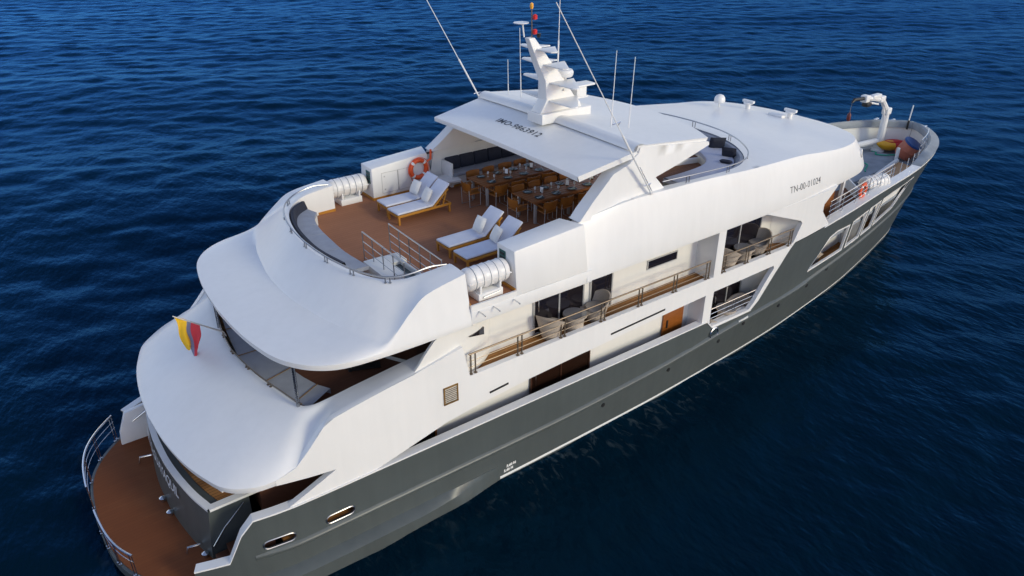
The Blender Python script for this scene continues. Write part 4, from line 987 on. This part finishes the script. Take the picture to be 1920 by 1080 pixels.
# ---- stern: swimming platform, transom block, stairs, name
PL = [(-8.4,4.0),(-8.9,3.72),(-9.35,3.32),(-9.8,2.8),(-10.14,2.2),(-10.33,1.5),(-10.41,.7),(-10.43,0)]
ps = [tuple(p)[:2] for p in spl([(a,b,0) for a,b in PL],4)]
ol = [(x,y) for x,y in ps]+[(x,-y) for x,y in reversed(ps[:-1])]+[(-7.4,-4.1),(-7.4,4.1)]
PLAT = part('swim_platform', flat(MB(), ol, .30, .56), GREY)
io = [(-8.45,3.93)]+[(x+.07,y*.975) for x,y in ps[2:]]; io = io+[(x,-y) for x,y in reversed(io[:-1])]+[(-7.42,-4.0),(-7.42,4.0)]
flat(MB(), io, .5, .585).build('platform_deck', PLATDECK, PLAT)
TR = [(-8.18,3.02),(-8.36,2.3),(-8.5,1.4),(-8.57,.6),(-8.58,0)]; ts = [tuple(p)[:2] for p in spl([(a,b,0) for a,b in TR],4)]
tf = ts+[(x,-y) for x,y in reversed(ts[:-1])]
m = MB(); rings = []
for z,dx in ((.5,-.16),(1.2,-.10),(2.06,0)): rings.append([(x+dx,y,z) for x,y in tf]+[(-7.2,-3.0,z),(-7.2,3.0,z)])
m.loft(rings, True, True); TRANS = part('transom', m, GREY, smooth=50)
m = MB(); m.loft([[(x-.02,y,2.06) for x,y in tf],[(x-.02,y,2.13) for x,y in tf],[(x+.13,y*.97,2.14) for x,y in tf],[(x+.13,y*.97,2.06) for x,y in tf]])
for s in (-1,1): m.box((-7.55,s*2.96,2.10),(1.2,.2,.07))
m.build('transom_cap', WHITE, TRANS, smooth=40)
m = MB(); flat(m, [(x+.3,y*.93) for x,y in tf]+[(-7.3,-2.8),(-7.3,2.8)], 2.07, 2.10, step=.6); m.build('bench_slats', TEAK, TRANS)
m = MB(); m.tube([(x+.5,y*.86,2.13) for x,y in tf], .04, 8); m.build('bench_edge', WHITE, TRANS)
tx = lambda y: float(np.interp(abs(y),[p[1] for p in ts[::-1]],[p[0] for p in ts[::-1]]))
text_mesh('PUERTO GUAYAQUIL', .40, 'lettering', LETTER, lambda u,v: (tx(.20-u)-.03-.13*max(0,(2.06-(1.74+v)))/.86-.006, (.20-u), 1.74+v), TRANS, bold=.006, space=.98, width=3.55)
for y in (1.75,-.85,-.2,-2.55,-2.85):
    m = MB(); x = tx(y)-.17
    if y in (1.75,-2.55): m.tube([(x,y,.78),(x-.3,y+.05,.80),(x-.34,y+.05,.62)], .03, 8)
    else: m.lathe([(.06,0),(.06,.12),(.09,.14),(.0,.2)], (x-.06,y,.58), 'Z', 12)
    part('mooring_fitting', m, STEEL)
for s in (-1,1):
    for i in range(4): part('stair_step', MB().box((-8.1+.3*i,s*3.57,.66+.18*i),(.34,1.02,.17)), PANELW, bevel=.01)
    m = MB(); m.tube([(-8.25,s*3.06,1.0),(-7.9,s*3.06,1.45),(-7.35,s*3.06,1.95)], .02, 8); part('hand_rail', m, STEEL)
    rail([(x+.02,s*y,1.42) for x,y in ps if .5 < y < 3.45], .028, posts=[.03,.3,.6,.97], h=.84, twin=.1, wires=(.22,.44)) if s > 0 else rail([(x+.02,s*y,1.30) for x,y in ps if .2 < y < 2.6], .028, posts=[.03,.35,.68,.97], h=.72, twin=.1, wires=(.22,))
m = MB(); m.prism([(-9.2,.5),(-9.15,1.0),(-8.9,1.62),(-8.0,1.75),(-7.6,1.75),(-7.6,.5)], 3.0, 3.14, 'Y'); part('stern_bulwark', m, WHITE, bevel=.015)
part('hand_rail', MB().tube([(-8.75,2.97,1.3),(-8.4,2.93,1.5),(-8.1,2.97,1.62)], .022, 8), STEEL)
# main aft deck under the overhang: posts and table
part('overhang_post', MB().tube([(-7.4,2.6,2.1),(-7.4,2.6,3.05)], .05, 10), STEEL); part('overhang_post', MB().tube([(-7.4,-2.6,2.1),(-7.4,-2.6,3.05)], .05, 10), STEEL)
# flag staff
STAFF = part('flag_staff', MB().tube([(-6.08,1.0,4.28),(-6.12,1.0,4.42),(-7.3,1.0,5.33)], [.025,.025,.016], 8), FRAME)

# ---- fore deck fittings
m = MB(); flat(m, [(21.3,-1.35),(24.8,-1.1),(26.3,-.4),(26.3,.5),(24.8,1.25),(21.3,1.4)], 3.42, 3.62, step=.8); part('fore_hatch', m, GREYDECK)
m = MB(); flat(m, [(x,-y) for x,y,_ in [hullp(u,3.45,.18) for u in np.arange(13.6,21.3,.4)]]+[(21.2,-1.3),(18,-1.3),(13.6,-3.0)], 3.42, 3.46, step=.8); part('side_deck', m, TEAKDARK)
m = MB(); flat(m, [(21.4,-2.85),(24.7,-2.35),(24.9,-1.30),(21.6,-1.95)], 3.5, 3.85, step=.8); part('bow_bench', m, VARN)
m = MB(); m.tube([(19.8,-2.2,3.75),(21.5,-1.95,3.85),(24.9,-1.25,3.87)], .11, 10); part('bench_kerb', m, WHITE2)
part('door_post', MB().box((17.25,-3.05,4.35),(.12,.12,1.9),ry=.05), WHITE)
part('recess_door', MB().box((15.4,-2.99,4.45),(2.9,.06,1.95)), ORANGEW)
m = MB(); m.box((20.6,-1.5,3.66),(.08,2.4,.5),rz=-.7); part('deck_divider', m, WHITE2)
CR = empty('deck_crane', (0,0,0)); CR.parent = YACHT
m = MB(); m.lathe([(.34,0),(.30,.12),(.24,.16),(.22,.5)], (26.95,.85,3.45), 'Z', 16); m.build('crane_base', WHITE, CR)
m = MB(); m.tube([(26.95,.85,3.5),(26.97,.85,5.45)], [.19,.16], 10); m.rbox((26.97,.85,5.5),(.4,.34,.34),.06); m.build('crane_column', WHITE, CR)
m = MB(); m.tube([(26.97,.85,5.5),(26.3,.85,6.15)], [.15,.12], 8); m.tube([(26.85,.85,5.2),(26.5,.85,5.85)], .05, 8); m.rbox((26.15,.85,6.22),(.42,.3,.3),.05); BO = m.build('crane_knuckle', WHITE, CR)
m = MB(); m.tube([(26.2,.85,6.2),(24.75,.85,6.45)], [.13,.11], 8); m.tube([(26.0,.85,5.98),(25.0,.85,6.22)], .045, 8); m.rbox((25.6,.85,6.42),(.7,.26,.2),.04); m.rbox((24.7,.85,6.44),(.34,.34,.34),.05); m.build('crane_jib', WHITE, CR)
m = MB(); m.tube([(24.6,.85,6.46),(23.75,.85,6.53),(23.6,.85,6.42)], [.09,.08,.05], 8); m.rbox((24.75,.75,6.18),(.4,.3,.2),.04); m.build('crane_winch', BLACK, CR)
MB().tube([(23.6,.85,6.42),(23.57,.85,5.9)], .012, 6).build('hoist_wire', BRONZE, CR)
m = MB(); m.lathe([(.03,.25),(.09,.15),(.10,-.05),(.05,-.16)], (23.57,.85,5.7), 'Z', 10); m.build('hook_block', mat('dark_red_hook_paint',(.12,.02,.02),.5), CR)
m = MB(); m.tube([(24.2,1.25,3.95),(26.8,.95,3.95)], .16, 10); part('boom_rest', m, WHITE)
m = MB(); m.tube([(28.0,.15,4.55),(28.02,.15,5.0)], .05, 8); o = part('jack_staff', m, BLACK); MB().tube([(28.02,.15,5.0),(28.1,.15,5.75)], .028, 8).build('staff_lamp_tube', MARKW, o)
m = MB(); m.box((25.2,-1.05,3.95),(.12,.12,.9)); part('cleat_post', m, WHITE)
for x,y in ((27.9,.9),(28.0,-.7),(27.4,1.5)): part('mooring_cleat', MB().rbox((x,y,4.86),(.35,.12,.12),.04), STEEL)

# ================================================================== loose things on board
def children(o): return [c for c in bpy.data.objects if c.parent == o]
def dup(root, loc, rz=0, label=None, name=None):
    def cp(o, par):
        c = o.copy(); COL.objects.link(c)
        if par: c.parent = par
        for ch in children(o): cp(ch, c)
        return c
    r = cp(root, None); r.location = loc; r.rotation_euler = (0,0,rz)
    if label: r['label'] = label
    return r

# ---- sun loungers: x runs from foot (0) to head (2.0)
def make_lounger():
    r = empty('sun_lounger', (0,0,0), 0, 'x', 'sun lounger', 'sun loungers on the brown sun deck')
    m = MB()
    for y in (-.33,.33): m.box((.98,y,.275),(1.96,.04,.075))
    for x in (.025,.6,1.25,1.94): m.box((x,0,.275),(.05,.62,.07))
    m.build('frame', VARN, r, bevel=.006)
    for x in (.04,1.90):
        for y in (-.315,.315):
            mb = MB().box((x,y,.12),(.06,.06,.25)); mb.build('leg', VARN, r, bevel=.006)
    m = MB()
    for y in (-.30,.30):
        m.box((1.58,y,.52),(.80,.04,.06),ry=-.72); m.box((1.72,y,.44),(.04,.035,.46),ry=.35)
    for k in range(5): m.box((1.36+.13*k,0,.385+.113*k),(.08,.6,.02),ry=-.72)
    m.build('backrest_frame', VARN, r, bevel=.004)
    m = MB(); m.rbox((.645,0,.355),(1.30,.66,.065),.028,n=3); m.build('mattress', FABW, r, smooth=60)
    m = MB(); m.rbox((1.605,0,.645),(.90,.65,.065),.028,ry=-.72,n=3); m.build('back_mattress', FABW, r, smooth=60)
    return r
LG = make_lounger()
spots = [(-.32,2.36,.0,'white sun lounger alongside the far locker doors, below the orange lifebuoy'),
         (-.38,1.52,.03,'white sun lounger of the far pair with its teak frame fully in view'),
         (-.36,-1.40,.02,'white sun lounger of the near pair, fully visible behind the steel stair rails'),
         (-.38,-2.34,.02,'white sun lounger half hidden behind the near locker with the green sign')]
pnames = ['cream square pillow on the lounger against the far locker','cream square pillow on the lounger whose teak frame is in full view',
          'cream square pillow on the near lounger towards the middle of the deck','cream square pillow on the lounger partly hidden by the near locker']
def pillow_mesh():
    m = MB(); n = 9; top = []; bot = []
    for i in range(n):
        for j in range(n):
            u = -1+2*i/(n-1); v = -1+2*j/(n-1); k = (max(0,1-u**4)*max(0,1-v**4))**.5
            c = 1-.06*(1-abs(u)**2)*(abs(v)**6)-.06*(1-abs(v)**2)*(abs(u)**6)
            top.append((u*.22*(1-.05*(1-u*u)*v*v),v*.22*(1-.05*(1-v*v)*u*u),.075*k)); bot.append((top[-1][0],top[-1][1],-.075*k))
    f = []
    for i in range(n-1):
        for j in range(n-1): a = i*n+j; f.append((a,a+n,a+n+1,a+1))
    m.add(top, f); m.add(bot, [tuple(reversed(q)) for q in f]); return m
PIL = pillow_mesh().build('pillow', PILW, smooth=80); tag(PIL, pnames[0], 'pillow', 'cream pillows on the sun loungers')
for i,(x,y,a,lb) in enumerate(spots):
    L_ = LG if i == 0 else dup(LG, (0,0,0)); L_.location = (x,y,6.1); L_.rotation_euler = (0,0,a); L_['label'] = lb
    p = PIL if i == 0 else PIL.copy()
    if i: COL.objects.link(p); p['label'] = pnames[i]
    q = Matrix.Rotation(a,3,'Z') @ Vector((1.275,[.03,.0,-.02,.05][i],.63))
    p.location = Vector((x,y,6.1))+q; p.rotation_euler = (0, -1.05, a+[.1,-.1,.05,-.15][i])

# ---- dining: two long tables, chairs, settings
def make_table():
    r = empty('dining_table', (0,0,0), 0, 'x', 'dining table', 'long dining tables under the hardtop')
    m = MB(); 
    for k in range(7): m.box((2.1,-.45+.15*k,.735),(4.2,.146,.035))
    m.box((2.1,-.5,.70),(4.1,.03,.07)); m.box((2.1,.5,.70),(4.1,.03,.07)); m.build('table_top', TABLEW, r, bevel=.004)
    for x in (.15,1.5,2.7,4.05):
        for y in (-.42,.42): MB().box((x,y,.36),(.08,.08,.72)).build('leg', FRAME, r, bevel=.005)
    return r
TB = make_table(); tabs = [(2.62,1.32,'long teak dining table on the far side, next to the built-in sofa'),(3.0,-.74,'long teak dining table on the near side, beside the white hardtop wing')]
TB.location = (*tabs[0][:2],6.1); TB['label'] = tabs[0][2]; dup(TB, (*tabs[1][:2],6.1), 0, tabs[1][2])
def make_chair():
    r = empty('dining_chair', (0,0,0), 0, 'x', 'dining chair', 'teak dining chairs round the two tables')   # faces +x
    m = MB(); m.rbox((0,0,.45),(.46,.48,.035),.015); m.build('seat', VARN2, r)
    m = MB(); rings = []
    for z,b in ((.52,0),(.66,.03),(.82,.05)):
        rings.append([(-.23-b+.07*(abs(t)**2),.26*t,z) for t in np.linspace(-1,1,9)])
    m.loft(rings); m.loft([[(x-.025,y,z) for x,y,z in q] for q in rings]); m.loft([rings[-1],[(x-.025,y,z) for x,y,z in rings[-1]]]); m.build('backrest', VARN2, r, smooth=60)
    for s in (-1,1):
        m = MB(); m.tube([(.2,s*.23,.62),(.2,s*.235,.02),(-.22,s*.235,.02),(-.24,s*.23,.6)], .013, 6); m.build('leg_frame', FRAME, r)
        MB().box((.0,s*.25,.63),(.40,.045,.025)).build('armrest', VARN2, r, bevel=.005)
    return r
VARN2 = wood('dining_chair_teak', (.26,.085,.012), (.36,.13,.02), .4)
CH = make_chair(); first = True; ords = ['first','second','third','fourth','fifth','sixth']
def put_chair(x, y, rz, lb):
    global first
    if first: o = CH; first = False
    else: o = dup(CH, (0,0,0))
    o.location = (x,y,6.1); o.rotation_euler = (0,0,rz); o['label'] = lb
for ti,(tx_,ty_,_) in enumerate(tabs):
    tn = 'far dining table' if ti == 0 else 'near dining table'
    put_chair(tx_-.18, ty_+.02, 0, f'teak chair at the aft end of the {tn}, its back to the loungers')
    for side,sn in ((1,'far'),(-1,'near')):
        for k in range(6):
            x = tx_+.42+.66*k
            put_chair(x, ty_+side*.62, -side*math.pi/2+RNG.normal(0,.06), f'{ords[k]} teak chair from the loungers along the {sn} side of the {tn}')
PLT = MB().lathe([(0,0),(.08,0),(.15,.015),(.16,.022),(.15,.024),(.08,.008),(0,.008)], (0,0,0), 'Z', 20).build('dinner_plate', CHINA); tag(PLT, 'x', 'plate', 'dark plates laid on the dining tables')
NP = MB().rbox((0,0,0),(.19,.07,.022),.008).build('napkin', NAPK); tag(NP, 'x', 'napkin', 'folded napkins on the dark plates')
GL = MB().lathe([(.032,0),(.030,.005),(.005,.01),(.005,.07),(.03,.10),(.037,.14),(.032,.18)], (0,0,0), 'Z', 12).build('wine_glass', CLEAR); tag(GL, 'x', 'glass', 'wine glasses beside the plates')
CD = empty('menu_stand', (0,0,0), 0, 'x', 'menu stand', 'white menu cards on the tables'); MB().box((0,0,.10),(.015,.10,.16),rz=.6).build('card', CARD, CD); MB().box((0,0,.012),(.09,.09,.024),rz=.6).build('base', BLACK, CD)
fp = [True]*4
def put(i, proto, loc, rz, lb):
    if fp[i]: o = proto; fp[i] = False
    else: o = dup(proto, (0,0,0))
    o.location = loc; o.rotation_euler = (0,0,rz); o['label'] = lb
TZ = 6.1+.7535
for ti,(tx_,ty_,_) in enumerate(tabs):
    tn = 'far table' if ti == 0 else 'near table'
    for side,sn in ((1,'far'),(-1,'near')):
        for k in range(6):
            x = tx_+.40+.66*k; y = ty_+side*.30
            put(0, PLT, (x,y,TZ), 0, f'dark dinner plate, {ords[k]} from the loungers on the {sn} side of the {tn}')
            put(1, NP, (x,y,TZ+.022), RNG.uniform(-.6,.6), f'folded napkin on the {ords[k]} plate from the loungers, {sn} side of the {tn}')
            put(2, GL, (x+.2,y-side*.12,TZ), 0, f'wine glass by the {ords[k]} plate from the loungers, {sn} side of the {tn}')
    for k in range(3 if ti else 2): put(3, CD, (tx_+.75+1.05*k+(.5 if not ti else 0),ty_+.03,TZ), .2*k, f'white menu card standing on the {tn}, {ords[k]} from the loungers')

# ---- life rafts in canisters
def make_raft(L_=1.34, rr=.305, axis='X'):
    r = empty('life_raft_canister', (0,0,0), 0, 'x', 'life raft', 'white life raft canisters')
    m = MB(); prof = [(0,-L_/2),(rr*.62,-L_/2),(rr*.9,-L_/2+.05),(rr,-L_/2+.13)]
    for k in range(5):
        x = -L_/2+.2+k*(L_-.4)/4; prof += [(rr,x-.04),(rr+.007,x-.02),(rr+.007,x+.02),(rr,x+.04)]
    prof += [(rr,L_/2-.13),(rr*.9,L_/2-.05),(rr*.62,L_/2),(0,L_/2)]
    m.lathe(prof, (0,0,rr+.24), 'X', 28); m.build('canister', RAFTW, r, smooth=45)
    m = MB(); m.box((0,0,rr+.235),(L_*.97,rr*2.04,.035)); m.build('canister_seam', RAFTW, r, bevel=.01)
    for x in (-.42,-.2,.02,.24,.46):
        MB().tube([(x,(rr+.008)*math.cos(a),rr+.24+(rr+.008)*math.sin(a)) for a in np.linspace(0,2*math.pi,25)[:-1]], .009, 6, closed=True).build('lashing_strap', GREYDECK, r)
    m = MB(); 
    for x in (-.3,.3): m.prism([(-.28,0),(.28,0),(.30,.42),(.2,.30),(0,.24),(-.2,.30),(-.30,.42)], x-.03, x+.03, 'X')
    m.box((0,.0,.10),(.75,.6,.2)); m.build('cradle', WHITE, r, bevel=.01)
    MB().tube([(-.25,-.33,.1),(.25,-.33,.14)], .02, 6).build('release_bar', FRAME, r)
    return r
RF = make_raft(); RF.location = (-.72,-4.02,6.1); RF['label'] = 'white strapped life raft canister in the near side gap, above the drain spouts'
dup(RF, (-.72,4.02,6.1), math.pi, 'white life raft canister on the far side of the sun deck, beside the curved coaming')
r3 = dup(RF, (19.45,-3.18,4.0), -.16, 'white life raft canister at the bow rail, next to the small orange lifebuoy')
# ---- lifebuoys
def make_ring():
    r = empty('lifebuoy', (0,0,0), 0, 'x', 'lifebuoy', 'orange lifebuoys')
    m = MB(); n = 32
    m.tube([(0.30*math.cos(a),0,.30*math.sin(a)) for a in np.linspace(0,2*math.pi,n+1)[:-1]], .075, 12, closed=True); m.build('ring', ORANGE, r, smooth=60)
    for k in range(4):
        a0 = math.pi/4+k*math.pi/2
        MB().tube([(.30*math.cos(a),0,.30*math.sin(a)) for a in np.linspace(a0-.13,a0+.13,5)], .078, 12).build('reflective_band', REFL, r)
    m = MB(); m.tube([(.40*math.cos(a),-.02,.40*math.sin(a)-(.08 if -2.4 < a < -.7 else 0)) for a in np.linspace(-math.pi,math.pi,40)[:-1]], .012, 6, closed=True); m.build('grab_line', ORANGE, r)
    return r
RG = make_ring(); RG.location = (1.72,3.49,6.88); RG['label'] = 'orange lifebuoy with a light, hung on the far white locker behind the loungers'
m = MB(); m.tube([(.30,-.06,.22),(.44,-.08,.30),(.46,-.08,.62)], [.03,.045,.04], 8); m.build('buoy_light', ORANGE, RG)
m = MB(); m.tube([(-.2,-.03,-.36),(-.05,-.05,-.55),(.08,-.03,-.38)], .012, 6); m.build('hanging_line', BLACK, RG)
q = hullp(17.75,4.2,.22)
rg2 = dup(RG, (q[0],q[1]*-1+.05,4.72), .12, 'small orange lifebuoy lashed to the bow side rail beside the white canister'); rg2.scale = (.82,)*3

for c in children(rg2):
    if c.name.startswith(('buoy_light','hanging_line')): bpy.data.objects.remove(c, do_unlink=True)

# ---- wicker chairs and tables on the balconies
def make_wicker():
    r = empty('wicker_armchair', (0,0,0), 0, 'x', 'wicker chair', 'round wicker armchairs on the balconies')
    m = MB(); rings = []
    for z,rr_,cut in ((.03,.30,0),(.2,.35,0),(.42,.42,0)): rings.append([(rr_*math.cos(a),rr_*math.sin(a),z) for a in np.linspace(0,2*math.pi,25)[:-1]])
    m.loft(rings, True, True); m.build('base', WICK, r, smooth=60)
    m = MB(); rings = []
    for t in np.linspace(0,1,7):
        rings.append([((.42+.10*t)*math.cos(a)*1.0,(.42+.10*t)*math.sin(a),.42+.50*t*(max(0,-math.cos(a)*.62+.38))**.8) for a in np.linspace(-math.pi,math.pi,33)])
    m.loft(rings); m.loft([[(x*.9,y*.9,z) for x,y,z in q_] for q_ in rings]); m.loft([rings[-1],[(x*.9,y*.9,z) for x,y,z in rings[-1]]]); m.build('back_shell', WICK, r, smooth=60)
    m = MB().lathe([(0,.40),(.34,.40),(.37,.44),(.34,.50),(0,.51)], (0,0,0), 'Z', 20); m.build('seat_cushion', mat('taupe_cushion',(.40,.35,.30),.85,bump=.2), r, smooth=60)
    return r
WK = make_wicker(); wf = True
def put_w(x,y,z,rz,lb):
    global wf
    o = WK if wf else dup(WK,(0,0,0)); wf = False; o.location = (x,y,z); o.rotation_euler = (0,0,rz); o['label'] = lb; o.scale = (.86,.86,.92)
put_w(1.55,-4.0,3.95,.5,'wicker armchair at the aft end of the long upper balcony by the sliding door')
put_w(3.25,-3.98,3.95,math.pi-.2,'wicker armchair beside the single dark door panel of the long upper balcony')
put_w(9.25,-3.98,3.95,.2,'wicker armchair by the white post on the forward upper balcony')
put_w(10.9,-3.92,3.95,math.pi,'wicker armchair near the forward end wall of the upper balcony')
put_w(8.75,-3.95,1.42,.3,'wicker armchair behind the white pillar on the low balcony at the grey hull edge')
put_w(10.3,-3.95,1.55,math.pi,'wicker armchair at the forward end of the low balcony, round back above the rail')
put_w(15.35,-3.42,2.05,.2,'wicker armchair behind the aft opening in the grey hull')
put_w(20.3,-2.35,2.05,math.pi,'wicker armchair behind the forward opening in the grey hull')
WT = empty('wicker_table', (0,0,0), 0, 'x', 'side table', 'low wicker tables on the balconies')
MB().lathe([(.30,0),(.26,.2),(.30,.44),(.36,.46),(.36,.50),(0,.50)], (0,0,0), 'Z', 22).build('table_base', WICK, WT); MB().lathe([(.35,.50),(.35,.515),(0,.515)], (0,0,0), 'Z', 22).build('table_top', mat('table_glass',(.20,.19,.19),.1), WT)
for i,(x,y,z,lb) in enumerate(((2.4,-4.05,3.95,'low round wicker table between two chairs on the long upper balcony'),(10.05,-4.02,3.95,'low round wicker table on the forward upper balcony'),(9.55,-4.02,1.75,'low round wicker table on the low balcony above the grey hull'))):
    o = WT if i == 0 else dup(WT,(0,0,0)); o.location = (x,y,z); o['label'] = lb

# ---- cushions in the cockpit, flag, kayak, drum, ropes
CU = pillow_mesh().build('cushion', NAVY, smooth=80); tag(CU, 'x', 'cushion', 'dark cushions on the cockpit bench')
for i,(x,y,z,rx,rz,sc,lb) in enumerate(((10.95,.55,7.42,1.2,1.5,1.2,'navy cushion leaning on the far part of the curved cockpit bench'),(10.75,-1.75,7.42,1.15,.9,1.25,'navy cushion leaning at the front curve of the cockpit bench'),(10.3,-2.65,7.40,1.1,.5,1.1,'navy cushion on the near curve of the cockpit bench'),(9.75,-3.0,7.30,.3,.4,.9,'small navy cushion lying flat on the near side of the cockpit bench'))):
    o = CU if i == 0 else CU.copy()
    if i: COL.objects.link(o)
    o.location = (x,y,z); o.rotation_euler = (rx,0,rz+math.pi/2); o.scale = (sc,)*3; o['label'] = lb
F = empty('flag', (-7.28,1.0,5.32), 0, 'limp yellow, blue and red flag hanging from the slanted staff at the stern', 'flag')
def flag_band(u0, u1, name, col):
    """strip of one hanging flag; u along the staff (0 at its tip), the cloth falls in folds and gathers towards the fly"""
    m = MB(); rings = []
    for i in range(15):
        t = i/14; row = []
        for u in np.linspace(u0, u1, 7):
            L_ = .95+.25*u; g = 1-.55*t
            x = .62*(.5+(u-.5)*g)-.06*t; z = -.48*(.5+(u-.5)*g)-L_*t*(.9+.1*math.cos(9*u))
            row.append(Vector((x+.03*math.sin(7*t+5*u), .09*t**.6*math.sin(11*u+2.5*t)+.05*t*math.sin(4*t), z)))
        rings.append(row)
    m.loft(rings); m.loft([[p+Vector((.003,.004,0)) for p in r] for r in rings])
    m.build(name, mat(name+'_cloth', col, .8, bump=.1, bscale=80), F, smooth=80)
flag_band(0, .44, 'yellow_band', (.80,.48,.02)); flag_band(.44, .64, 'blue_band', (.20,.22,.34)); flag_band(.64, 1, 'red_band', (.62,.05,.07))
K = empty('kayak', (27.35,.38,3.80), -.5, 'red and yellow kayak lying inside the bow bulwark beside the crane', 'kayak')
def kay(): 
    rings = []
    for t in np.linspace(-1,1,17):
        w_ = .34*(1-abs(t)**2.4)+.01; h = .26*(1-abs(t)**3)+.02; rings.append([(.85*t,w_*math.cos(a),(.1*t*t)+h*math.sin(a)*(1 if math.sin(a)<0 else .8)) for a in np.linspace(0,2*math.pi,17)[:-1]])
    return rings
rr_ = kay(); m = MB(); m.loft(rr_[:9], True, True); m.build('hull_yellow_end', YEL, K, smooth=60); m = MB(); m.loft(rr_[8:], True, True); m.build('hull_red_end', RED, K, smooth=60)
m = MB(); m.tube([(.38*math.cos(a),.2*math.sin(a),.20) for a in np.linspace(0,2*math.pi,20)[:-1]], .035, 6, closed=True); m.build('cockpit_rim', RED, K)
Bq = empty('barrel', (26.7,-.55,3.62), 0, 'terracotta plastic drum with a blue lid standing in the bow', 'barrel')
MB().lathe([(.40,0),(.44,.1),(.44,.36),(.46,.4),(.44,.44),(.43,.72),(.38,.78)], (0,0,0), 'Z', 26).build('drum', TERRA, Bq); MB().lathe([(.45,.74),(.46,.80),(.43,.84),(0,.85)], (0,0,0), 'Z', 26).build('lid', BLUE, Bq); Bq.rotation_euler = (.5,.12,0)
def rope(pts, name, lb, r=.03):
    o = MB().tube(spl(pts,6), r, 7).build(name, GREENR); tag(o, lb, 'rope', 'green mooring ropes on the foredeck'); return o
rope([(26.5,.9,3.5),(26.0,.4,3.66),(25.7,.25,3.66),(25.9,-.1,3.66),(26.3,-.35,3.66),(26.7,-.5,3.5)], 'mooring_rope', 'green mooring rope in a zigzag by the crane foot')
rope([(23.0,-.1,3.66),(23.9,-.05,3.66),(23.8,-.45,3.68),(23.2,-.7,3.66),(22.9,-.9,3.66)], 'mooring_rope', 'green mooring rope coiled on the grey hatch near the roof edge')
